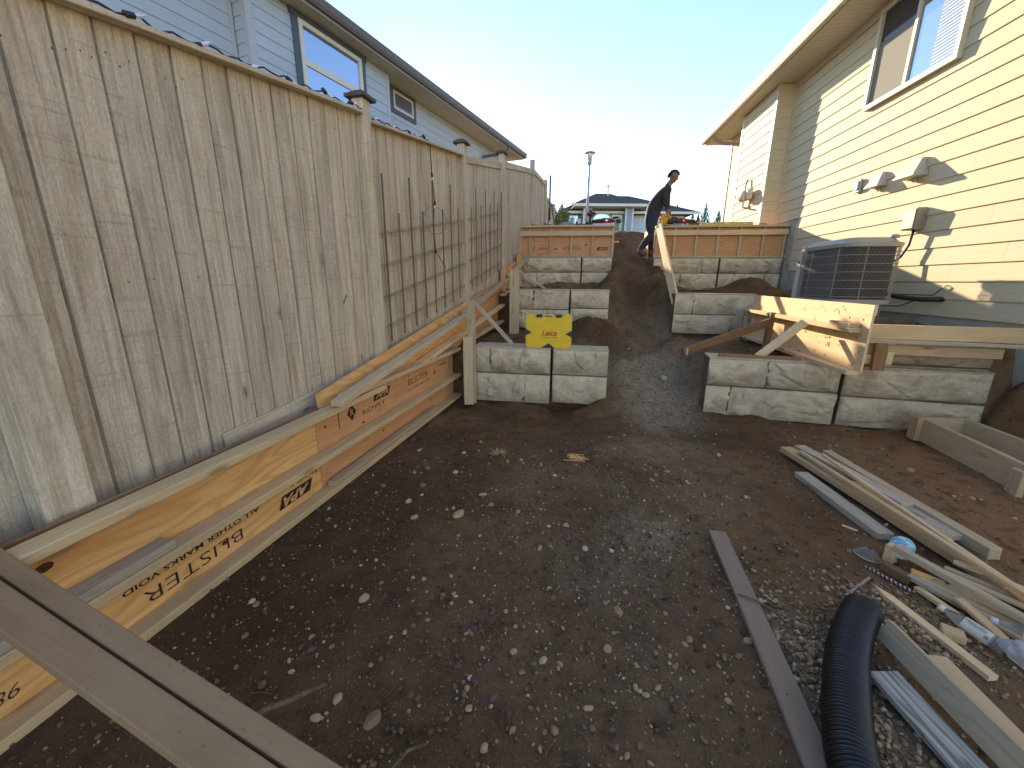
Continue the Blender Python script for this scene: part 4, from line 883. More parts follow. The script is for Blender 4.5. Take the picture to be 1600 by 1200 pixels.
# ------------------------------------------------------------------ air conditioner
RX = Matrix(((R.t.x, R.n.x, 0, R.o.x), (R.t.y, R.n.y, 0, R.o.y), (0, 0, 1, 0), (0, 0, 0, 1)))       # (s, k, z) of the right house
ac = empty('air_conditioner', RX @ Vector((.64, .70, 1.08)), 'grey outdoor air conditioner with wire grille beside the cream house', 'air conditioner')
S0, S1, K0, K1, ZB, ZT = .17, 1.10, .42, 1.0, 1.10, 1.77
def rrect(off, rr, n=6):
    s0, s1, k0, k1 = S0-off, S1+off, K0-off, K1+off; out = []
    for cx, cy, a0 in ((s1-rr, k1-rr, 0), (s0+rr, k1-rr, 90), (s0+rr, k0+rr, 180), (s1-rr, k0+rr, 270)):
        for i in range(n+1): a = rad(a0+90*i/n); out.append((cx+rr*math.cos(a), cy+rr*math.sin(a)))
    return out
def ring_solid(name, levels, mat, parent, smooth=False):
    n = len(levels[0][0]); v = [(x, y, z) for ring, z in levels for x, y in ring]
    f = [(i*n+k, i*n+(k+1) % n, (i+1)*n+(k+1) % n, (i+1)*n+k) for i in range(len(levels)-1) for k in range(n)]
    f += [tuple(range(n))[::-1], tuple(range((len(levels)-1)*n, len(levels)*n))]
    return link(name, mesh_of(name, v, f, mat, smooth), parent, RX)
M_ACW = plain('grey_beige_enamel', (.36, .36, .36), .45, 0, .05); M_FIN = plain('dark_condenser_fins', (.014, .014, .018), .8, 0, .1)
ring_solid('coil', [(rrect(-.03, .12), ZB+.03), (rrect(-.03, .12), ZT-.06)], M_FIN, ac)
ring_solid('base_pan', [(rrect(.0, .13), ZB), (rrect(.0, .13), ZB+.045)], M_ACW, ac)
top = ring_solid('top_cover', [(rrect(.008, .13), ZT-.07), (rrect(.012, .13), ZT-.03), (rrect(-.02, .13), ZT-.018), (rrect(-.05, .12), ZT+.02), (rrect(-.09, .10), ZT+.03)], M_ACW, ac)
for s, k in ((1.06, .96), (1.02, .52), (.25, .52)):
    v, f = lathe_geo([(.045, 0), (.045, .02), (.03, .035), (.0, .04)], 8); link('cap_bolt', mesh_of('cap_bolt', v, f, M_ACW, True), top, RX @ Matrix.Translation((s, k, ZT-.03 if k > .9 else ZT+.02)))
per = rrect(.0, .13, 10); P_ = []                         # walk the outline at even steps
pp = [Vector((*q, 0)) for q in per]; pp.append(pp[0]); acc = 0; step = .0125
for a, b in zip(pp, pp[1:]):
    L = (b-a).length; t = step-acc if acc else 0
    while t <= L: P_.append(a.lerp(b, t/L)); t += step
    acc = L-(t-step)
gw = MB()
for q in P_:
    w = .0008; gw.box(q.x-w, q.x+w, q.y-w, q.y+w, ZB+.04, ZT-.065)
tag(link('grille_wire', mesh_of('grille_wire', gw.v, gw.f, M_ACW), ac, RX), kind='stuff')
for i in range(6):
    z = ZB+.075+i*.088; rr = [(x, y, z) for x, y in rrect(.003, .13, 4)]; rr.append(rr[0]); v, f = tube_geo(rr, .0028, 4); link('grille_ring', mesh_of('grille_ring', v, f, M_ACW), ac, RX)
for s, k in ((S1-.30, K1+.003), (S0+.13, K1-.0), (S0-.003, K1-.20), (S0-.003, K0+.09)):
    v, f = tube_geo([(s, k, ZB+.04), (s, k, ZT-.065)], .004, 4); link('grille_post', mesh_of('grille_post', v, f, M_ACW), ac, RX)
m = MB(); m.box(S1-.07, S1+.006, K1-.10, K1+.006, ZB, ZT-.04); cp = link('corner_panel', mesh_of('corner_panel', m.v, m.f, plain('pale_enamel', (.56, .58, .60), .4)), ac, RX)
v, f = lathe_geo([(.0, 0), (.022, 0), (.022, .003), (0, .004)], 14); link('round_badge', mesh_of('round_badge', v, f, M_BLACK), cp, RX @ Matrix.Translation((S1-.03, K1+.006, ZT-.20)) @ Matrix.Rotation(-math.pi/2, 4, 'X'))
for s, k in ((.30, .52), (.30, .9), (.98, .9), (.98, .52)):
    v, f = lathe_geo([(.05, 0), (.05, .14)], 10); link('foot', mesh_of('foot', v, f, M_STEEL), ac, RX @ Matrix.Translation((s, k, ZB-.14)))
m = MB(); m.box(S0-.1, S1+.1, .25, 1.12, .84, .965); tag(link('equipment_pad', mesh_of('equipment_pad', m.v, m.f, M_BODY), None, RX), 'dark concrete pad under the air conditioner', 'pad')
# ------------------------------------------------------------------ yellow instrument case
CM = frame((.398, 4.395, .612), (1, -.115, 0))               # x across the front, -y toward the viewer, z up
case = empty('instrument_case', (.398, 4.395, .612), 'bright yellow hard case with red lettering and black corner wedges on the nearest block', 'case')
def extr(name, poly, y0, y1, mat, parent, M, b=0):
    n = len(poly); bm = bmesh.new(); a = [bm.verts.new((x, y0, z)) for x, z in poly]; c = [bm.verts.new((x, y1, z)) for x, z in poly]
    bm.faces.new(a); bm.faces.new(c[::-1])
    for i in range(n): bm.faces.new((a[i], c[i], c[(i+1) % n], a[(i+1) % n]))
    bmesh.ops.recalc_face_normals(bm, faces=bm.faces)
    if b: bmesh.ops.bevel(bm, geom=[e for e in bm.edges if e.calc_face_angle(0) > .3], offset=b, segments=2, affect='EDGES')
    me = bpy.data.meshes.new(name); bm.to_mesh(me); bm.free(); me.materials.append(mat); return link(name, me, parent, M)
w, h = .246, .362
body = [(-w+.02, 0), (w-.02, 0), (w, .02), (w, h-.03), (w-.02, h), (w-.075, h), (w-.10, h-.026), (.045, h-.026), (.045, h-.036), (-.045, h-.036), (-.045, h-.026), (-w+.10, h-.026), (-w+.075, h), (-w+.02, h), (-w, h-.03), (-w, .02)]
M_CASE = plain('yellow_case_plastic', (.86, .56, .008), .38, 0, .05, 14, .05)
c1 = extr('case_half', body, -.078, -.004, M_CASE, case, CM, .008); c2 = extr('case_half', body, .004, .078, M_CASE, case, CM, .008)
extr('handle', [(-.055, h-.04), (.055, h-.04), (.055, h-.002), (-.055, h-.002), (-.055, h-.014), (-.036, h-.014), (-.036, h-.013), (.036, h-.013), (.036, h-.034), (-.055, h-.034)], -.028, .02, M_CASE, case, CM, .003)
for sx in (-.105, .105): extr('latch', [(sx-.03, h-.034), (sx+.03, h-.034), (sx+.03, h-.002), (sx-.03, h-.002)], -.082, .03, M_BLACK, case, CM, .004)
for poly in ([(-w-.002, .132), (-w+.066, .170), (-w-.002, .208)], [(w+.002, .120), (w-.066, .158), (w+.002, .196)], [(-.080, -.001), (.080, -.001), (.0, .054)]):
    extr('corner_wedge', poly, -.0795, -.02, M_BLACK, case, CM)
extr('label_plate', [(-.10, .100), (.105, .100), (.105, .214), (-.10, .214)], -.0795, -.07, M_CASE, case, CM, .0012)
M_REDI = plain('red_print', (.55, .02, .015), .5)
TM2 = CM @ Matrix(((1, 0, 0, 0), (0, 0, -1, -.0803), (0, 1, 0, 0), (0, 0, 0, 1)))
text('Leica', .078, M_REDI, case, TM2 @ Matrix.Translation((.004, .162, 0)), shear=.32, bold=.0022)
m = MB(); pts = [(-.092, .128), (-.06, .121), (0, .117), (.06, .119), (.095, .126), (.095, .121), (.06, .114), (0, .112), (-.06, .116)]; m.add([(x, y, 0) for x, y in pts], [(0, 1, 8), (1, 2, 7, 8), (2, 3, 6, 7), (3, 4, 5, 6)]); m.build('printed_swash', M_REDI, case, TM2)
# ------------------------------------------------------------------ person
def person():
    J = {'pel': (2.79, 8.75, 2.60, .125, .15), 'bel': (2.845, 8.73, 2.80, .115, .14), 'che': (2.985, 8.71, 2.97, .12, .17), 'nb': (3.065, 8.70, 3.115, .075, .08), 'nk': (3.075, 8.695, 3.185, .040, .042), 'h0': (3.115, 8.69, 3.235, .062, .058), 'h1': (3.160, 8.69, 3.285, .112, .092), 'h2': (3.160, 8.69, 3.375, .122, .10), 'h3': (3.155, 8.69, 3.425, .07, .06),
         'sN': (2.985, 8.53, 3.04, .072, .072), 'eN': (2.985, 8.44, 2.80, .05, .05), 'wN': (2.955, 8.22, 2.60, .034, .032), 'pN': (2.95, 8.16, 2.555, .032, .03),
         'sF': (3.0, 8.88, 3.04, .072, .072), 'eF': (3.13, 8.80, 2.81, .05, .05), 'wF': (3.09, 8.56, 2.64, .034, .032), 'pF': (3.07, 8.50, 2.60, .032, .03),
         'tN': (2.775, 8.655, 2.50, .105, .105), 'kN': (2.825, 8.63, 2.235, .07, .068), 'mN': (2.70, 8.63, 2.10, .062, .06), 'aN': (2.60, 8.64, 1.955, .042, .042), 'fN': (2.60, 8.63, 1.90, .042, .04), 'oN': (2.73, 8.60, 1.845, .04, .045),
         'tF': (2.82, 8.845, 2.50, .105, .105), 'kF': (2.92, 8.86, 2.23, .07, .068), 'aF': (2.875, 8.88, 1.93, .042, .042), 'fF': (2.875, 8.88, 1.885, .042, .04), 'oF': (3.0, 8.87, 1.87, .04, .045)}
    E = ['pel bel', 'bel che', 'che nb', 'nb nk', 'nk h0', 'h0 h1', 'h1 h2', 'h2 h3', 'che sN', 'sN eN', 'eN wN', 'wN pN', 'che sF', 'sF eF', 'eF wF', 'wF pF', 'pel tN', 'tN kN', 'kN mN', 'mN aN', 'aN fN', 'fN oN', 'pel tF', 'tF kF', 'kF aF', 'aF fF', 'fF oF']
    for s, (bx, by, bz) in (('N', J['pN'][:3]), ('F', J['pF'][:3])):          # five fingers closing on what they hold
        for i, (dx, L) in enumerate(((-.026, .030), (-.009, .036), (.009, .034), (.026, .027))):
            J[f'{s}k{i}'] = (bx+dx, by-.035, bz-.012, .009, .009); J[f'{s}t{i}'] = (bx+dx*.9, by-.045, bz-.012-L, .0075, .0075); E += [f'p{s} {s}k{i}', f'{s}k{i} {s}t{i}']
        J[f'{s}th'] = (bx-.04, by+.0, bz-.02, .010, .010); J[f'{s}tt'] = (bx-.035, by-.03, bz-.045, .008, .008); E += [f'p{s} {s}th', f'{s}th {s}tt']
    nm = list(J); me = bpy.data.meshes.new('person'); me.from_pydata([J[k][:3] for k in nm], [tuple(nm.index(q) for q in e.split()) for e in E], [])
    o = bpy.data.objects.new('person', me); COL.objects.link(o); sk = o.modifiers.new('s', 'SKIN'); sk.use_smooth_shade = True; ss = o.modifiers.new('d', 'SUBSURF'); ss.levels = ss.render_levels = 2
    for i, k in enumerate(nm): d = me.skin_vertices[0].data[i]; q_ = 1.0 if k[0] == 'h' or len(k) > 2 and k[0] in 'NF' else (1.18 if k in ('pel', 'bel', 'che', 'nb') else 1.3); d.radius = (J[k][3]*q_, J[k][4]*q_); d.use_root = (k == 'pel')
    dg = bpy.context.evaluated_depsgraph_get(); m2 = bpy.data.meshes.new_from_object(o.evaluated_get(dg)); o.modifiers.clear(); o.data = m2; m2.name = 'person'
    bpy.data.meshes.remove(me)
    M_SHIRT = plain('dark_knit_shirt', (.045, .038, .035), .9, 0, .2, 40, .4); M_JEAN = plain('dark_blue_denim', (.030, .042, .075), .85, 0, .25, 30, .3); M_SKIN = plain('brown_skin', (.24, .12, .07), .55, 0, .05); M_BOOT = plain('brown_work_boot', (.14, .085, .06), .7, 0, .15)
    for mm in (M_SHIRT, M_JEAN, M_SKIN, M_BOOT): m2.materials.append(mm)
    ax = Vector((.32, 0, .95)).normalized()
    mi = []
    for p in m2.polygons:
        c = p.center; q = (c-Vector((2.79, 8.75, 2.60))).dot(ax)
        wrN = (c.y < 8.235 and c.z < 2.66) or (c.y < 8.56 and 2.5 < c.z < 2.655 and c.x > 3.02)
        if c.z < 1.955: k = 3
        elif wrN: k = 2
        elif c.z > 3.165 and (c.x > 3.05 or c.z > 3.22): k = 2
        elif c.z > 2.56 and (q > .02 or c.y < 8.6 and c.z > 2.5 and c.x > 2.88): k = 0
        else: k = 1
        mi.append(k)
    m2.polygons.foreach_set('material_index', mi)
    WM[o.name] = Matrix.Identity(4)
    tag(o, 'person in dark sweater and jeans bending over the saw at the top of the ramp', 'person')
    # face and hair are pieces of their own on the head; the head looks down to the right
    HM = Matrix.Translation((3.160, 8.69, 3.330)) @ Matrix.Rotation(rad(28), 4, 'Y') @ Matrix.Rotation(rad(-18), 4, 'Z')   # +x is where the face looks
    M_HAIR = plain('black_curly_hair', (.008, .007, .007), .95, 0, .3, 90, 1)
    hb = MB(); v0, f0 = ico(1)
    for i in range(260):
        a = random.uniform(0, 6.283); t = random.uniform(-.35, 1); rr = math.sqrt(max(0, 1-t*t)); d = Vector((math.cos(a)*rr, math.sin(a)*rr, t))
        if d.x > .42 and d.z < .50: continue
        p = Vector((d.x*.100-.006, d.y*.086, d.z*.112+.006)); s = random.uniform(.012, .022); hb.add([p+Vector(q)*s for q in v0], f0)
    hb.build('hair', M_HAIR, o, HM)
    fb = MB(); fb.add([(.084, 0, .030), (.088, -.012, -.012), (.088, .012, -.012), (.112, 0, -.014), (.086, 0, -.024)], [(0, 1, 3), (0, 3, 2), (1, 4, 3), (3, 4, 2)]); fb.build('nose', M_SKIN, o, HM)
    for sy in (-1, 1):
        e = MB(); e.add([Vector(q)*.010+Vector((.080, sy*.030, .026)) for q in v0], f0); e.build('eye', M_BLACK, o, HM)
        e = MB(); e.add([Vector((q[0]*.018, q[1]*.008, q[2]*.028))+Vector((-.008, sy*.083, .0)) for q in v0], f0); e.build('ear', M_SKIN, o, HM, True)
    e = MB(); e.add([Vector((q[0]*.008, q[1]*.022, q[2]*.006))+Vector((.082, 0, -.050)) for q in v0], f0); e.build('mouth', plain('lip', (.12, .045, .035), .5), o, HM)
person()
# ------------------------------------------------------------------ tools on the top forms
def tooln(name, loc, label, cat, rz=0):
    o = empty(name, loc, label, cat); M = Matrix.Translation(loc) @ Matrix.Rotation(rad(rz), 4, 'Z'); o.matrix_basis = M; WM[o.name] = M; return o, M
ZL, ZR = 2.367, 2.347
o, M = tooln('cordless_drill', (1.47, 8.225, ZL), 'red and black cordless drill standing upright on the top left form', 'drill', 10)
v, f = cbox(.11, .075, .055, .012); obj('battery', v, f, M_BLACK, o, M @ Matrix.Translation((-.055, 0, .0275)))
v, f = tube_geo([(0, 0, .05), (0, 0, .075), (.004, 0, .12), (.008, 0, .165)], [.03, .024, .022, .03], 8); obj('grip', v, f, M_BLACK, o, M, True)
v, f = tube_geo([(-.045, 0, .175), (-.03, 0, .19), (.03, 0, .205), (.06, 0, .21)], [.032, .042, .042, .03], 10); obj('motor_housing', v, f, M_RED, o, M, True)
v, f = tube_geo([(0, 0, .20), (.005, 0, .25), (.005, 0, .28)], [.03, .028, .012], 10); obj('bit_holder', v, f, M_RED, o, M, True)
v, f = tube_geo([(.06, 0, .21), (.10, 0, .212)], [.026, .018], 8); obj('chuck', v, f, M_BLACK, o, M, True)
def recip(loc, label, rz):
    o, M = tooln('reciprocating_saw', loc, label, 'saw', rz)
    v, f = tube_geo([(-.20, 0, .06), (-.12, 0, .075), (-.02, 0, .075), (.06, 0, .07)], [.03, .045, .05, .042], 8); obj('motor_housing', v, f, M_RED, o, M, True)
    v, f = tube_geo([(.06, 0, .07), (.16, 0, .065), (.22, 0, .06)], [.043, .036, .024], 8); obj('front_boot', v, f, M_BLACK, o, M, True)
    v, f = tube_geo([(-.20, 0, .06), (-.27, 0, .09), (-.26, 0, .13), (-.17, 0, .12)], .02, 6); obj('grip', v, f, M_BLACK, o, M, True)
    v, f = cbox(.10, .07, .06, .01); obj('battery', v, f, M_BLACK, o, M @ Matrix.Translation((-.33, 0, .06)))
    v, f = lathe_geo([(0, -.053), (.022, -.053), (.022, .053), (0, .053)], 10); obj('round_plate', v, f, M_STEEL, o, M @ Matrix.Translation((-.06, 0, .075)) @ Matrix.Rotation(math.pi/2, 4, 'X'))
    v, f = cbox(.16, .002, .02, 0); obj('blade', v, f, M_STEEL, o, M @ Matrix.Translation((.22, 0, .055)))
recip((1.72, 8.19, ZL), 'red reciprocating saw lying at the right end of the top left form', 170)
recip((3.22, 8.02, ZR), 'long red and black reciprocating saw lying beside the yellow saw', 5)
o, M = tooln('circular_saw', (2.86, 8.05, ZR), 'yellow circular saw held by the person on the top right form', 'saw', 8)
v, f = cbox(.26, .13, .006, .001); obj('base_plate', v, f, M_STEEL, o, M @ Matrix.Translation((-.13, 0, .003)))
v, f = lathe_geo([(0, -.016), (.066, -.016), (.070, 0), (.066, .016), (0, .016)], 20); obj('blade_guard', v, f, M_DYEL, o, M @ Matrix.Translation((-.03, -.03, .075)) @ Matrix.Rotation(math.pi/2, 4, 'X'), True)
v, f = tube_geo([(.0, -.01, .085), (.0, .05, .09), (.0, .12, .09)], [.055, .058, .045], 10); obj('motor_housing', v, f, M_DYEL, o, M, True)
v, f = tube_geo([(-.12, 0, .10), (-.07, 0, .165), (.02, 0, .185), (.09, 0, .14), (.10, 0, .08)], [.022, .022, .02, .022, .03], 8); obj('handle', v, f, M_DYEL, o, M, True)
v, f = cbox(.11, .08, .06, .01); obj('battery', v, f, M_BLACK, o, M @ Matrix.Translation((.06, .02, .06)))
o, M = tooln('spirit_level', (3.95, 7.945, ZR), 'long yellow spirit level lying on the top right form', 'level', -7.9)
m = MB(); m.box(-.46, .46, -.024, .024, 0, .006); m.box(-.46, .46, -.024, .024, .044, .050); m.box(-.46, .46, -.004, .004, .006, .044); m.build('beam', M_YEL, o, M)
for x in (-.33, 0, .33): v, f = cbox(.09, .034, .026, .005); obj('vial', v, f, M_CLEAR, o, M @ Matrix.Translation((x-.045, 0, .026)))
o, M = tooln('glove', (4.55, 7.86, ZR), 'pale work glove lying at the end of the spirit level', 'glove', 20)
g_ = MB(); g_.add([(Vector(q)*.05)*Vector((1.2, .9, .35)) if False else Vector((q[0]*.06, q[1]*.045, q[2]*.018+.018)) for q in ico(2)[0]], ico(2)[1])
for i in range(4): g_.tube([(.05, -.03+i*.02, .018), (.10-.01*abs(i-1.5), -.036+i*.024, .014)], [.011, .009], 6)
g_.tube([(.0, -.04, .018), (.035, -.075, .014)], [.012, .009], 6); g_.build('glove_shell', plain('pale_glove', (.5, .44, .3), .9), o, M, True)
o, M = tooln('pliers', (.46, 8.36, ZL), 'black and yellow pliers at the left end of the top left form', 'pliers', 15)
for s in (-1, 1): v, f = tube_geo([(-.11, s*.03, .015), (-.03, s*.02, .018), (.02, 0, .02), (.08, s*.004, .018)], [.009, .009, .008, .003], 6); obj('handle', v, f, M_BLACK if s > 0 else M_DYEL, o, M, True)
o, M = tooln('trowel', (.62, 8.33, ZL), 'small steel trowel with dark handle on the top left form', 'trowel', 60)
v, f = tube_geo([(-.06, 0, .02), (.03, 0, .03)], .013, 6); obj('handle', v, f, M_BLACK, o, M, True); mm = MB(); mm.add([(.05, 0, .02), (.09, -.04, .012), (.19, 0, .006), (.09, .04, .012), (.09, 0, .02)], [(0, 1, 4), (1, 2, 4), (2, 3, 4), (3, 0, 4)]); mm.build('blade', M_STEEL, o, M)
o, M = tooln('steel_bar', (.725, 8.62, 1.9), 'tall thin dark steel bar standing behind the top left form', 'bar')
v, f = tube_geo([(0, 0, 0), (0, 0, .82)], .024, 8); obj('lower_shaft', v, f, M_BLACK, o, M); v, f = tube_geo([(0, 0, .82), (0, 0, 1.42)], .019, 8); obj('upper_shaft', v, f, plain('grey_painted_steel', (.16, .15, .15), .6), o, M)
o, M = tooln('tamper_head', (.71, 8.32, ZL), 'round dark metal head of a tamper on the top left form', 'tamper'); v, f = lathe_geo([(0, 0), (.05, 0), (.055, .03), (.04, .07), (.018, .09), (0, .09)], 12); obj('head', v, f, M_STEEL, o, M, True)
o, M = tooln('shovel', (.93, 8.60, 1.95), 'shovel with a brown wooden handle leaning behind the top left form', 'shovel')
v, f = tube_geo([(0, 0, 0), (-.16, .12, .85)], .017, 8); obj('handle', v, f, M_BROWN, o, M); v, f = tube_geo([(-.10, .13, .85), (-.22, .13, .86)], .014, 6); obj('grip', v, f, M_BROWN, o, M)
o, M = tooln('cement_bag', (1.08, 8.48, ZL-.06), 'slumped grey paper bag on the back of the top left form', 'bag', 10)
v = [Vector((q[0]*.19, q[1]*.11, q[2]*.075+.07+.02*mnoise.noise(Vector(q)*3))) for q in ico(3)[0]]; obj('bag_shell', v, ico(3)[1], plain('grey_paper', (.30, .29, .27), .9, 0, .1), o, M, True)
o, M = tooln('spray_can', (1.285, 8.36, ZL), 'white spray can with a green cap on the top left form', 'spray can')
v, f = lathe_geo([(0, 0), (.03, 0), (.032, .01), (.032, .12), (.022, .135), (0, .135)], 12); obj('can_body', v, f, M_WHITEP, o, M, True); v, f = lathe_geo([(0, .13), (.026, .13), (.026, .175), (.02, .18), (0, .18)], 12); obj('cap', v, f, plain('green_plastic', (.02, .30, .12), .4), o, M, True)
o, M = tooln('clamp', (1.34, 8.24, ZL), 'black bar clamp lying beside the red drill', 'clamp', 5); v, f = tube_geo([(-.14, 0, .012), (.12, 0, .012)], .009, 6); obj('bar', v, f, M_BLACK, o, M); v, f = cbox(.03, .03, .07, .005); obj('jaw', v, f, M_BLACK, o, M @ Matrix.Translation((.05, 0, .04))); v, f = cbox(.03, .03, .06, .005); obj('jaw', v, f, M_BLACK, o, M @ Matrix.Translation((-.14, 0, .035)))
v, f = cbox(.13, .06, .03, .004); tag(obj('wood_offcut', v, f, M_PALE, None, frame((1.99, 8.5, 2.09), (1, .1, 0))), 'small pale wood offcut behind the right end of the top left form', 'offcut')
# ------------------------------------------------------------------ timber and litter on the ground, right
def lum(name, p, q, w, h, mat, label, cat='board', grp=None, roll=0, warp=.004):
    p = (p[0], p[1], p[2]+h/2); q = (q[0], q[1], q[2]+h/2); return tag(beam(name, p, q, w, h, mat, warp=warp, roll=roll), label, cat, grp)
lum('lumber_board', (2.03, 2.57, .0), (1.985, 1.86, .0), .088, .040, M_GREY, 'short grey board lying flat at the left of the lumber pile')
lum('lumber_board', (2.155, 2.93, .035), (2.16, 1.45, .02), .088, .040, M_TAN, 'long tan board with a dark side under the thin pale strip')
lum('lumber_strip', (2.17, 2.80, .082), (2.085, 1.30, .095), .032, .020, M_PALE, 'long thin pale strip on the left edge of the lumber pile', 'strip')
lum('lumber_board', (2.31, 3.00, .02), (2.335, 2.11, .03), .086, .040, M_GREY, 'dark grey weathered board at the upper end of the lumber pile')
lum('lumber_board', (2.345, 2.90, .0), (2.315, 1.83, .02), .10, .034, M_WHITEB if 'M_WHITEB' in globals() else M_GREY, 'pale whitewashed board lying under the dark grey board')
lum('lumber_board', (2.44, 2.88, .0), (2.375, 1.70, .0), .060, .07, M_POST, 'brown board standing on edge along the right side of the pile', roll=3)
lum('lumber_board', (2.235, 2.35, .055), (2.185, 1.76, .045), .085, .030, M_TAN, 'short tan board in the middle of the lumber pile')
lum('lumber_strip', (2.26, 2.70, .10), (2.11, 1.25, .07), .018, .022, M_PALE, 'thin pale strip running down the middle of the lumber pile', 'strip')
lum('lumber_strip', (2.20, 1.70, .035), (2.10, 1.22, .03), .045, .022, M_TAN, 'tan batten under the lower end of the long pale strip', 'strip')
lum('lumber_strip', (2.16, 1.62, .03), (2.20, 1.20, .02), .03, .02, M_POST, 'dull brown batten at the far right of the lower pile', 'strip')
lum('lumber_strip', (1.835, 1.665, .085), (1.98, 1.24, .06), .034, .030, M_POST, 'grey stick resting across the blue paper cups', 'stick')
lum('lumber_strip', (1.80, 1.545, .03), (1.93, 1.22, .015), .030, .022, M_POST, 'grey stick below the blue cups, second from the bottle', 'stick')
lum('lumber_strip', (1.80, 1.50, .005), (1.80, 1.31, .02), .028, .020, M_PALE, 'pale stick lying nearest to the neck of the bottle', 'stick')
lum('lumber_strip', (1.87, 1.51, .04), (2.03, 1.25, .03), .032, .014, M_POST, 'bent-looking brown lath in the lower heap of sticks', 'lath')
lum('lumber_strip', (1.85, 1.46, .02), (1.98, 1.20, .01), .04, .02, M_PALE, 'pale lath in the lower heap, under the brown lath', 'lath')
lum('lumber_strip', (1.855, 1.39, .05), (1.85, 1.21, .02), .05, .016, M_TAN, 'speckled tan lath crossing the heap beside the bottle', 'lath', roll=-12)
lum('timber_block', (1.835, 1.685, .0), (1.88, 1.705, .0), .04, .09, M_PALE, 'upright pale block at the upper left of the blue cups', 'wood block')
lum('timber_block', (1.765, 1.635, .0), (1.805, 1.53, .0), .04, .045, M_BROWN, 'brown wood block lying between the clear lid and the blue cup', 'wood block')
lum('timber_block', (1.965, 1.62, .0), (2.01, 1.50, .0), .075, .045, M_BROWN, 'grey-brown wood block behind the blue cups', 'wood block')
lum('plywood_scrap', (1.845, 1.575, .02), (1.93, 1.50, .012), .09, .012, M_PLY, 'orange plywood scrap under the sticks beside the blue cup', 'scrap')
lum('plywood_scrap', (1.93, 1.50, .016), (1.99, 1.37, .01), .08, .012, M_PALE, 'pale plywood scrap under the sticks right of the blue cup', 'scrap')
lum('timber_block', (1.66, 1.265, .0), (1.71, 1.225, .0), .055, .045, M_TAN, 'tan wood block under the neck of the plastic bottle', 'wood block')
lum('wood_chip', (1.862, 1.99, .0), (1.905, 1.935, .0), .022, .004, M_PALE, 'small pale wood chip with pencil marks lying alone on the dirt', 'chip')
for i, (p, q, w_, m_) in enumerate([((1.95, 1.56, .05), (2.16, 1.26, .04), .030, M_TAN), ((2.02, 1.60, .03), (2.22, 1.30, .03), .035, M_POST), ((1.83, 1.53, .035), (1.99, 1.235, .03), .022, M_TAN), ((2.08, 1.62, .05), (2.25, 1.36, .05), .03, M_PALE)]):
    lum('lumber_strip', p, q, w_, .016, m_, ['tan lath in the heap behind the plywood scraps', 'dull brown lath between the heap and the long strips', 'narrow tan lath beside the grey stick below the cup', 'pale lath at the upper right of the heap of laths'][i], 'lath')
# pointed stake
b_ = MB(); L = .42; b_.add([(0, 0, .0), (.06, -.018, 0), (L, -.018, 0), (L, .018, 0), (.06, .018, 0), (0, 0, .02), (.06, -.018, .02), (L, -.018, .02), (L, .018, .02), (.06, .018, .02)], [(0, 4, 3, 2, 1), (5, 6, 7, 8, 9), (0, 1, 6, 5), (1, 2, 7, 6), (2, 3, 8, 7), (3, 4, 9, 8), (4, 0, 5, 9)])
tag(b_.build('wooden_stake', M_PALE, None, frame((1.607, 1.492, .012), (.035, -.40, 0))), 'pale wooden stake with a sharpened point on the gravel', 'stake')
lum('lumber_board', (1.395, 1.225, .03), (1.355, .60, .03), .020, .085, M_POST, 'split pale board standing on edge, between grained and wide boards', roll=-22)
lum('lumber_board', (1.515, 1.155, .0), (1.44, .60, .0), .095, .032, M_PALE, 'wide pale board lying flat at the lower right corner')
lum('lumber_board', (1.262, 1.075, .03), (1.262, .55, .015), .100, .022, M_GRAIN, 'silver-grey board with bold wavy grain right of the black pipe')
tag(beam('flat_plank', (1.112, 1.90, .012+gz1(1.11, 1.9)*0), (.835, .70, .014), .085, .022, M_PLANK), 'long flat purplish-brown plank lying on the dirt left of the pipe', 'plank')
rp_ = [(.945, 1.60, .01), (.955, 1.55, .012), (.985, 1.50, .01), (.965, 1.46, .014), (.99, 1.425, .032), (1.03, 1.40, .032), (1.075, 1.36, .02)]
v, f = tube_geo(rp_, .0035, 5); tag(obj('jute_rope', v, f, plain('jute', (.17, .125, .08), .9)), 'piece of frayed brown rope lying across the flat plank', 'rope')
# lumber box frame
bf = empty('footing_box', (3.5, 2.9, 0), 'open footing box of knotty grey boards at the right edge', 'footing box')
A, B_ = Vector((3.56, 3.30, .10)), Vector((3.30, 2.33, .10)); dA = (B_-A).normalized(); nA = Vector((dA.y, -dA.x, 0))*-1
beam('side_board', A, B_, .038, .195, M_POSTW if 'M_POSTW' in globals() else M_POST, bf); beam('side_board', A+Vector((.36, -.02, .0)), B_+Vector((.40, -.05, 0)), .038, .195, M_POST, bf)
beam('end_block', A+Vector((-.04, .0, -.1)), A+Vector((-.04, .0, .10)), .04, .10, M_TAN, bf, (dA.x, dA.y, 0)); beam('end_block', B_+Vector((-.045, .02, -.1)), B_+Vector((-.045, .02, .07)), .04, .09, M_POST, bf, (dA.x, dA.y, 0))
beam('end_board', A+Vector((.02, .012, 0)), A+Vector((.345, -.01, .0)), .036, .19, M_POST, bf)
# deck boards across the long form
Lf = Vector((-1.375, .902, .521)); Rt = Vector((-.513, .616, .316)); dv = (Rt-Lf).normalized(); Lf = Lf-dv*.6; Rt = Rt+dv*.5
cr = dv.cross(Vector((0, 0, 1))).normalized(); upv = cr.cross(dv)
db = empty('deck_boards', Lf, 'pair of grooved brown deck boards propped across the long form at lower left', 'deck boards')
beam('deck_board', Lf-cr*.041, Rt-cr*.041, .048, .028, M_COMP, db, tuple(upv), .003, .002); beam('deck_board', Lf+cr*.030, Rt+cr*.030, .073, .032, M_COMP, db, tuple(upv), .003, .002)
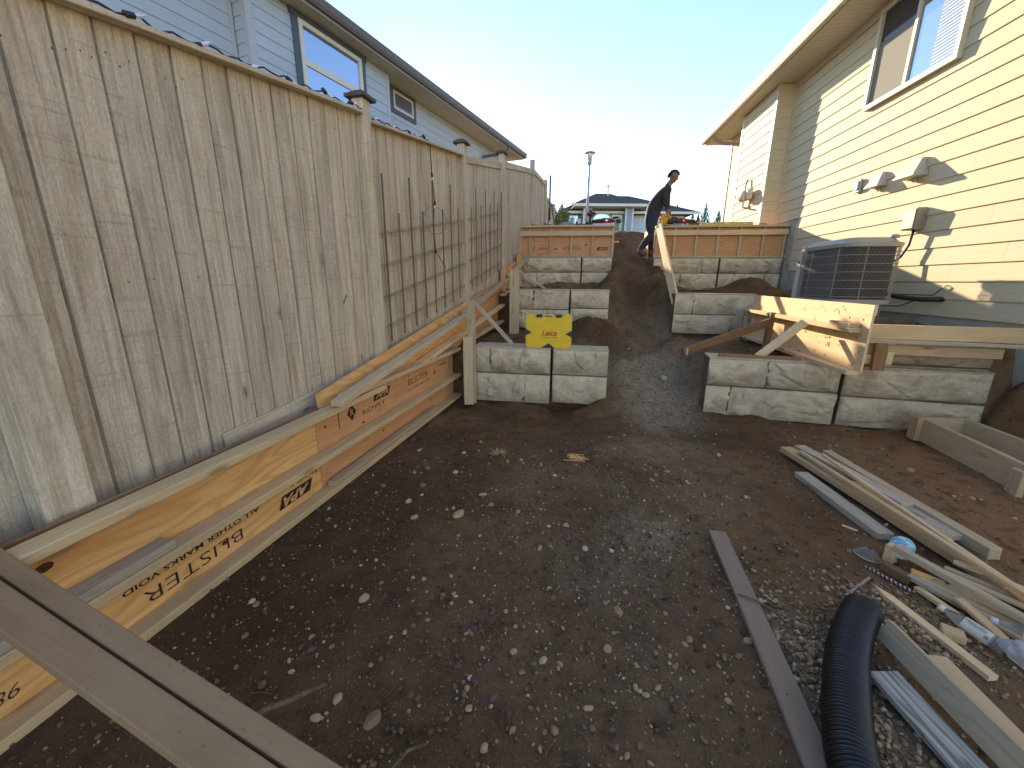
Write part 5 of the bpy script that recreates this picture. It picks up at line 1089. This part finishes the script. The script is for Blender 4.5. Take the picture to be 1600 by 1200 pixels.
# corrugated pipe
pth = [Vector(p) for p in [(1.402, 1.322, .066), (1.33, 1.265, .066), (1.235, 1.18, .066), (1.14, 1.08, .066), (1.05, .97, .066), (.975, .87, .066), (.915, .77, .066), (.875, .65, .066), (.86, .50, .066)]]
fine = []
for i in range(len(pth)-1):
    p0, p1, p2, p3 = pth[max(i-1, 0)], pth[i], pth[i+1], pth[min(i+2, len(pth)-1)]
    for j in range(60): t = j/60; fine.append(.5*((2*p1)+(p2-p0)*t+(2*p0-5*p1+4*p2-p3)*t*t+(3*p1-p0-3*p2+p3)*t**3))
cum = 0; rs = []
for i, p in enumerate(fine):
    if i: cum += (p-fine[i-1]).length
    ph = (cum/.0128) % 1; rs.append(.0625 if .2 < ph < .68 else (.0545 if ph > .8 or ph < .08 else .059))
v, f = tube_geo(fine, rs, 36, False); cp_ = mesh_of('drain_pipe', v, f, None, True)
m_, nt_, b_ = mat('black_corrugated_plastic'); b_.inputs['Base Color'].default_value = (.012, .012, .013, 1); b_.inputs['Roughness'].default_value = .36
cp_.materials.append(m_); tag(link('drain_pipe', cp_), 'black corrugated drain pipe curving in from the bottom edge', 'pipe')
v, f = tube_geo(fine[:40], .050, 24, False); obj('inner_wall', v, f, M_BLACK, bpy.data.objects['drain_pipe'])
# striped paper straws
def straw(p, q, label, c1, c2):
    m, nt, b = mat('striped_paper'); tc = nd(nt, 'TexCoord').outputs['Object']; s = nd(nt, 'SeparateXYZ', i_0=tc)
    ang = math_(nt, 'ARCTAN2', s.outputs[1], s.outputs[2]); k = math_(nt, 'FRACT', math_(nt, 'ADD', math_(nt, 'MULTIPLY', s.outputs[0], 62.0), math_(nt, 'MULTIPLY', ang, 1/6.2832)))
    nt.links.new(mix(nt, ramp(nt, k, [(.48, 0), (.52, 1)]), c1, c2), b.inputs['Base Color']); b.inputs['Roughness'].default_value = .8
    L = (Vector(q)-Vector(p)).length; v, f = tube_geo([(0, 0, 0), (L, 0, 0)], .0065, 10); tag(obj('paper_straw', v, f, m, None, frame(p, Vector(q)-Vector(p)), True), label, 'straw')
straw((1.452, 1.455, .012), (1.645, 1.562, .012), 'white and brown striped paper straw beside the pipe end', (.62, .58, .55), (.16, .06, .055))
straw((1.69, 1.64, .012), (1.765, 1.475, .012), 'dark red and white striped paper straw below the clear lid', (.55, .50, .47), (.13, .02, .025))
# paper cups, lid, bottles, bag
def cup_mat():
    m, nt, b = mat('light_blue_printed_paper'); tc = coords(nt, (1, 1, 1)); b.inputs['Roughness'].default_value = .5
    vo = nd(nt, 'TexVoronoi', i_Vector=tc, i_Scale=32.0); c = mix(nt, ramp(nt, vo.outputs['Distance'], [(.30, 1), (.34, 0)]), (.16, .50, .66), (.62, .72, .72))
    v2 = nd(nt, 'TexVoronoi', i_Vector=coords(nt, (1, 1, 1)), i_Scale=17.0); c = mix(nt, ramp(nt, v2.outputs['Distance'], [(.20, 1), (.24, 0)]), c, (.75, .22, .05)); nt.links.new(c, b.inputs['Base Color']); return m
M_CUP = cup_mat(); M_PAPER = plain('white_paper', (.66, .64, .60), .7)
def cup(loc, ax, s, label):
    M = Matrix.Translation(loc) @ Vector(ax).to_track_quat('Z', 'Y').to_matrix().to_4x4()
    v, f = lathe_geo([(.028*s, 0), (.030*s, .002), (.041*s, .088*s), (.0425*s, .090*s), (.0425*s, .094*s), (.039*s, .094*s), (.037*s, .085*s), (.028*s, .008)], 24); f = f[:-2]
    o = obj('paper_cup', v, f, M_CUP, None, M, True); tag(o, label, 'cup')
    v, f = lathe_geo([(0, .004), (.029*s, .004), (.029*s, .007), (0, .007)], 20); obj('cup_base', v, f, M_PAPER, o, M)
    v, f = tube_geo([(.042*s*math.cos(a), .042*s*math.sin(a), .092*s) for a in [i*.2618 for i in range(25)]], .0018, 6, False); obj('cup_rim', v, f, M_PAPER, o, M, True)
cup((1.872, 1.660, .072), (.62, .62, -.13), 1.12, 'light blue paper cup with orange print, lying under the grey stick')
M_CLR, nt_, b_ = mat('clear_plastic'); b_.inputs['Base Color'].default_value = (.92, .94, .95, 1); b_.inputs['Transmission Weight'].default_value = .9; b_.inputs['Roughness'].default_value = .07; b_.inputs['IOR'].default_value = 1.25
v, f = lathe_geo([(.052, 0), (.052, .008), (.048, .012), (.044, .012), (.036, .03), (.018, .042), (.010, .043)], 28); f = f[:-2]
o = obj('cup_lid', v, f, M_CLR, None, Matrix.Translation((1.765, 1.715, .012)) @ Matrix.Rotation(.12, 4, 'Y'), True); tag(o, 'clear domed plastic cup lid lying on the dirt', 'lid')
v, f = tube_geo([(.052*math.cos(a), .052*math.sin(a), .003) for a in [i*.2094 for i in range(31)]], .002, 6, False); obj('lid_rim', v, f, M_PAPER, o, WM[o.name], True)
def bottle(p, q, label, txt=True):
    p, q = Vector(p), Vector(q); M = Matrix.Translation(p) @ (q-p).to_track_quat('Z', 'Y').to_matrix().to_4x4(); L = (q-p).length; k = L/.235
    v, f = lathe_geo([(0, 0), (.026*k, 0), (.031*k, .006*k), (.031*k, .03*k), (.029*k, .034*k), (.031*k, .04*k), (.031*k, .15*k), (.028*k, .165*k), (.016*k, .20*k), (.0135*k, .205*k), (.0135*k, .222*k)], 24); o = obj('plastic_bottle', v, f, M_CLR, None, M, True); tag(o, label, 'bottle')
    v, f = lathe_geo([(.0316*k, .045*k), (.0318*k, .046*k), (.0318*k, .142*k), (.0316*k, .143*k)], 24); lb_ = obj('bottle_label', v, f[:-2], M_PAPER, o, M, True)
    v, f = lathe_geo([(0, .212*k), (.0155*k, .212*k), (.0155*k, .235*k), (.014*k, .236*k), (0, .236*k)], 16); obj('bottle_cap', v, f, M_WHITEP, o, M, True)
    return o, M, k
bo, bM, k = bottle((1.79, 1.168, .040), (1.728, 1.345, .062), 'clear plastic water bottle with white label and cap, on the tan block')
bo2, bM2, k2 = bottle((2.03, 1.155, .040), (1.895, 1.305, .040), 'second plastic bottle with white label at the right edge, mostly under sticks')
# small print on the label, curved round it
def label_print(o, M, k, toward):
    m = MB(); a0 = toward
    for r in range(5):
        z = .135*k
        for c in range(22):
            if random.random() < .2: continue
            zz = z-c*.0034*k; a = a0+(.52-r*.13); w_ = .04
            m.add([(.0321*k*math.cos(a+s*w_), .0321*k*math.sin(a+s*w_), zz+t) for s, t in ((-1, 0), (1, 0), (1, .0022*k), (-1, .0022*k))], [(0, 1, 2, 3)])
    for c in range(7):
        zz = (.062-c*.0022)*k
        m.add([(.0321*k*math.cos(a0-.45+s*.25), .0321*k*math.sin(a0-.45+s*.25), zz+t) for s, t in ((-1, 0), (0, 0), (1, 0), (1, .0013*k), (0, .0013*k), (-1, .0013*k))], [(0, 1, 4, 5), (1, 2, 3, 4)])
    tag(m.build('small_print', plain('grey_blue_print', (.10, .11, .17), .7) if 'grey_blue_print' not in bpy.data.materials else bpy.data.materials['grey_blue_print'], o, M), kind='stuff')
inv = bM.inverted().to_3x3() @ (Vector((-.55, -.6, .9))).normalized(); label_print(bo, bM, k, math.atan2(inv.y, inv.x))
inv = bM2.inverted().to_3x3() @ (Vector((-.55, -.6, .9))).normalized(); label_print(bo2, bM2, k2, math.atan2(inv.y, inv.x))
v0, f0 = ico(4); v = [Vector((q[0]*.05, q[1]*.085, q[2]*.045+.035))*(1+.35*mnoise.noise(Vector(q)*2.2+Vector((4, 1, 0)))+.10*mnoise.noise(Vector(q)*7)) for q in v0]
mb_, nt_, b_ = mat('thin_clear_film'); b_.inputs['Base Color'].default_value = (.80, .78, .72, 1); b_.inputs['Transmission Weight'].default_value = .55; b_.inputs['Roughness'].default_value = .25; b_.inputs['IOR'].default_value = 1.15
tag(obj('plastic_bag', v, f0, mb_, None, Matrix.Translation((1.84, 1.115, .012)) @ Matrix.Rotation(.4, 4, 'Z'), True), 'crumpled clear plastic bag at the right edge beside the bottle', 'bag')
# ------------------------------------------------------------------ the street beyond
FH = empty('far_house', (8, 37, 5.5), 'blue house with dark hipped roof and white porch columns up the street', 'house')
M_FHW = plain('blue_grey_far_siding', (.30, .40, .50), .8, 0, .06, 3); M_FHD = plain('dark_blue_grey_siding', (.20, .235, .27), .8, 0, .06, 3); M_FHT = plain('white_far_trim', (.70, .72, .73), .6, 0, .03); M_FHG = glass_mat('far_window_glass', (.55, .70, .85), .55, .12); M_FHB = plain('pale_blue_panel', (.48, .60, .68), .5, 0, .05, 3)
M_FHK = glass_mat('far_dark_glass', (.05, .07, .07), .2, .1)
def fbx(name, x0, x1, y0, y1, z0, z1, m, parent=None): b = MB(); b.box(x0, x1, y0, y1, z0, z1); return b.build(name, m, parent or FH)
fbx('wall', 4.6, 15.3, 38.2, 46, 4.6, 7.2, M_FHD)
def hip(name, x0, x1, y0, y1, z0, z1, ins, m, ridge=None):
    b = MB(); xm0, xm1 = (x0+ins, x1-ins) if ridge is None else ridge; ym = (y0+y1)/2
    b.add([(x0, y0, z0), (x1, y0, z0), (x1, y1, z0), (x0, y1, z0), (xm0, ym, z1), (xm1, ym, z1)], [(0, 1, 5, 4), (1, 2, 5), (2, 3, 4, 5), (3, 0, 4), (3, 2, 1, 0)]); return b.build(name, m, FH)
hip('roof', 3.9, 16.3, 37.4, 47, 7.22, 9.35, 4, M_ROOF, (7.7, 11.2)); hip('roof', 5.0, 11.2, 36.2, 42, 7.62, 8.95, 2.5, M_ROOF, (7.4, 8.6))
fbx('fascia', 3.9, 16.3, 37.36, 37.42, 7.02, 7.22, M_FHT); fbx('fascia', 5.0, 11.2, 36.16, 36.22, 7.42, 7.62, M_FHT); fbx('porch_soffit', 5.02, 11.18, 36.22, 41, 7.40, 7.43, M_FHT)
fbx('porch_wall', 5.9, 10.3, 37.6, 38.15, 4.8, 7.42, M_FHD)
for x0, x1 in ((6.02, 6.70), (9.62, 10.28)):
    c = fbx('porch_column', x0, x1, 36.9, 37.5, 4.6, 7.40, M_FHW)
    for a in (x0-.02, x1-.10): fbx('column_trim', a, a+.12, 36.87, 36.9, 4.6, 7.40, M_FHT, c)
m = MB(); n = 14; pts = [(7.75+.85*math.cos(math.pi*i/n), 6.35+.75*math.sin(math.pi*i/n)) for i in range(n+1)]; m.add([(x, 37.55, z) for x, z in pts], [tuple(range(n+1))]); aw = m.build('arched_window', M_FHG, FH)
v, f = tube_geo([(x, 37.53, z) for x, z in pts], .06, 6); obj('window_frame', v, f, M_FHT, aw)
fbx('entry_panel', 6.75, 9.6, 37.56, 37.6, 5.0, 6.35, M_FHB)
dr = fbx('door', 8.62, 9.52, 37.50, 37.55, 4.9, 6.95, M_FHT)
for z0, z1 in ((5.42, 6.0), (6.03, 6.36), (6.42, 6.80)): fbx('door_pane', 8.84, 9.28, 37.48, 37.50, z0, z1, M_FHK, dr)
gw_ = fbx('bay_window', 10.35, 13.0, 38.12, 38.2, 5.0, 7.0, M_FHB)
for x in (10.35, 11.2, 12.1, 12.95): fbx('window_bar', x, x+.07, 38.08, 38.12, 5.0, 7.0, M_FHT, gw_)
for z in (5.3, 5.95, 6.55): fbx('window_bar', 10.42, 12.95, 38.09, 38.12, z, z+.06, M_FHT, gw_)
rw = fbx('window', 13.3, 15.0, 38.1, 38.19, 6.1, 6.85, M_FHK); fbx('window_frame', 13.2, 15.1, 38.12, 38.18, 6.0, 6.95, M_FHT, rw)
lw_ = fbx('window', 4.75, 5.7, 38.1, 38.19, 5.6, 6.95, M_FHG); fbx('window_frame', 4.68, 5.77, 38.12, 38.18, 5.5, 7.02, M_FHT, lw_)
v, f = tube_geo([(8.35, 38.5, 8.6), (8.35, 38.5, 9.45)], .07, 8); vp = obj('vent_pipe', v, f, M_STEEL, FH); v, f = lathe_geo([(0, 0), (.13, 0), (.13, .12), (0, .16)], 8); obj('vent_cap', v, f, M_STEEL, vp, Matrix.Translation((8.35, 38.5, 9.4)))
LP = empty('street_lamp', (3.77, 22, 3.4), 'slender grey street lamp with a flat round cap in front of the blue house', 'street lamp')
v, f = tube_geo([(3.77, 22, 3.3), (3.77, 22, 6.9)], [.085, .05], 12); obj('pole', v, f, plain('grey_blue_lamp_paint', (.33, .36, .38), .5), LP, smooth=True); LT = Matrix.Translation((3.77, 22, 6.9)); M_LP = bpy.data.materials['grey_blue_lamp_paint']
v, f = lathe_geo([(.05, 0), (.10, .06), (.105, .26), (.09, .27)], 16); obj('lamp_neck', v, f, M_LP, LP, LT, True); v, f = lathe_geo([(.09, .27), (.17, .50), (.16, .51)], 16); obj('lens', v, f, plain('frosted_lens', (.75, .75, .70), .3), LP, LT, True); v, f = lathe_geo([(.16, .50), (.26, .53), (.255, .56), (.15, .60), (.03, .64)], 20); obj('lamp_cap', v, f, M_LP, LP, LT, True)
# trees and shrubs beyond
M_LEAF1 = plain('bright_shrub_leaf', (.14, .19, .04), .7, 0, .25, 2); M_LEAF2 = plain('dark_conifer_needle', (.075, .11, .055), .8, 0, .3, 1); M_LEAF3 = plain('yellow_green_leaf', (.26, .22, .03), .7, 0, .25, 2); M_BARK = plain('bark', (.09, .065, .05), .9, 0, .2, 5)
def crown(name, c, rx, rz, n, s, mat, parent, seed, conic=0):
    r = np.random.default_rng(seed); V = np.zeros((n*4, 3))
    cl = r.normal(size=(40, 3)); cl /= np.linalg.norm(cl, axis=1, keepdims=True); cl *= r.uniform(.45, 1, (40, 1))
    if conic:
        h = 1-np.sqrt(r.random(n)); a = r.uniform(0, 6.28, n); br = (1-h)*(.55+.45*np.cos(a*3+h*40)*.5+.25*r.random(n)); P = np.stack([np.cos(a)*br*rx, np.sin(a)*br*rx, h*rz*2-rz], 1)
    else:
        k = r.integers(0, 40, n); P = (cl[k]+r.normal(size=(n, 3))*.16)*np.array([rx, rx, rz])
    d = r.normal(size=(n, 3)); d /= np.linalg.norm(d, axis=1, keepdims=True); e = np.cross(d, r.normal(size=(n, 3))); e /= np.linalg.norm(e, axis=1, keepdims=True); q = s*r.uniform(.6, 1.4, (n, 1)); P = P+np.array(c)
    V[0::4] = P-d*q; V[1::4] = P+e*q*.5; V[2::4] = P+d*q; V[3::4] = P-e*q*.5
    return link(name, big_mesh(name, V, np.arange(n*4).reshape(n, 4), mat, False), parent)
def tree(x, y, z0, z1, rx, n, s, mat, label, cat, grp, seed, conic=1):
    o = empty('conifer_tree' if conic else 'shrub', (x, y, z0), label, cat, grp); v, f = tube_geo([(x, y, z0-.5), (x, y, z0+(z1-z0)*(.9 if conic else .5))], [rx*.10, rx*.02], 6); obj('trunk', v, f, M_BARK, o)
    lo = z0+(z1-z0)*(.1 if conic else .0); crown('crown', (x, y, (lo+z1)/2), rx, (z1-lo)/2, n, s, mat, o, seed, conic); return o
tree(2.35, 21, 3.35, 4.80, .62, 8000, .03, M_LEAF1, 'rounded bright green shrub between the fence and the blue house', 'shrub', None, 1, 0)
tree(19.0, 46, 5.5, 7.5, 1.2, 3500, .07, M_LEAF3, 'yellow-leaved shrub right of the blue house, above the level', 'shrub', None, 2, 0)
g_ = 'conifers on the skyline behind the houses'
for i, (x, y, top, r_) in enumerate([(6.5, 68, 13.0, 2.0), (8.1, 72, 14.4, 2.2), (9.6, 70, 13.9, 1.7), (5.2, 66, 12.3, 1.8), (27.3, 72, 14.0, 1.7), (31.2, 70, 13.9, 2.4), (29.6, 71, 12.6, 1.9), (32.9, 69, 12.6, 2.2), (34.5, 70, 12.0, 2.0), (36.5, 72, 12.4, 2.2), (28.4, 66, 11.6, 1.6)]):
    tree(x, y, 5.5, top, r_, 8000, .085, M_LEAF2, 'dark ragged conifer on the skyline left of the blue house' if x < 15 else 'dark ragged conifer on the skyline right of the blue house', 'tree', g_, 20+i)

# ------------------------------------------------------------------ last small things
sp_ = MB()
for k in range(14):
    a = random.uniform(-.5, .9); L = random.uniform(.03, .075); c = Vector((.49+random.uniform(-.03, .03), 2.86+random.uniform(-.05, .05), gz1(.49, 2.86)+.008+.004*k*.3))
    sp_.box(-L, L, -.004, .004, 0, .003, M=Matrix.Translation(c) @ Matrix.Rotation(a, 4, 'Z') @ Matrix.Rotation(random.uniform(-.3, .3), 4, 'Y'))
tag(sp_.build('wood_splinter', M_PLY), 'little heap of orange wood splinters on the dirt before the nearest left block', 'splinters')
sp_ = MB()
for k in range(26):
    a = random.uniform(0, 6.28); r0 = random.uniform(.04, .10); c = Vector((-.115, 2.90, gz1(-.115, 2.90)+.01)); sp_.tube([c, c+Vector((math.cos(a)*r0*.5, math.sin(a)*r0*.5, random.uniform(.02, .05))), c+Vector((math.cos(a)*r0, math.sin(a)*r0, random.uniform(-.002, .03)))], [.003, .0025, .001], 4)
tag(sp_.build('dried_plant', plain('dry_straw', (.50, .38, .24), .9, 0, .2, 40)), 'tuft of dried pale roots lying on the dirt left of the splinters', 'plant')
bp = empty('brick_pillar', (6.85, 13, 2.6), 'short tan brick pillar just left of the cream house corner', 'pillar')
for i in range(8):
    for j in range(2):
        v, f = cbox(.145, .30, .065, .006); obj('brick', v, f, plain('tan_brick', (.42, .28, .18), .9, 0, .2, 20, .4) if 'tan_brick' not in bpy.data.materials else bpy.data.materials['tan_brick'], bp, frame((6.70+j*.155, 13, 2.85+i*.075), (1, 0, 0)))
v, f = cbox(.40, .40, .07, .01); obj('pillar_cap', v, f, M_BTOP, bp, frame((6.65, 13, 3.48), (1, 0, 0)))
v, f = cbox(.27, .26, 1.0, 0); obj('pillar_core', v, f, M_BODY, bp, frame((6.715, 13, 2.95), (1, 0, 0)))
# warmer light put into the base colours: one shift offsets the blue sky light
for m in bpy.data.materials:
    if 'glass' in m.name or 'blue' in m.name or 'light_grey' in m.name or 'slate' in m.name or 'plastic' in m.name or 'ink' in m.name or 'denim' in m.name: continue
    b = m.node_tree.nodes.get('Principled BSDF'); s_ = b.inputs['Base Color']
    if s_.is_linked:
        o = s_.links[0].from_socket; m.node_tree.links.new(mix(m.node_tree, 1, o, (1.08, 1, .84), 'MULTIPLY'), s_)
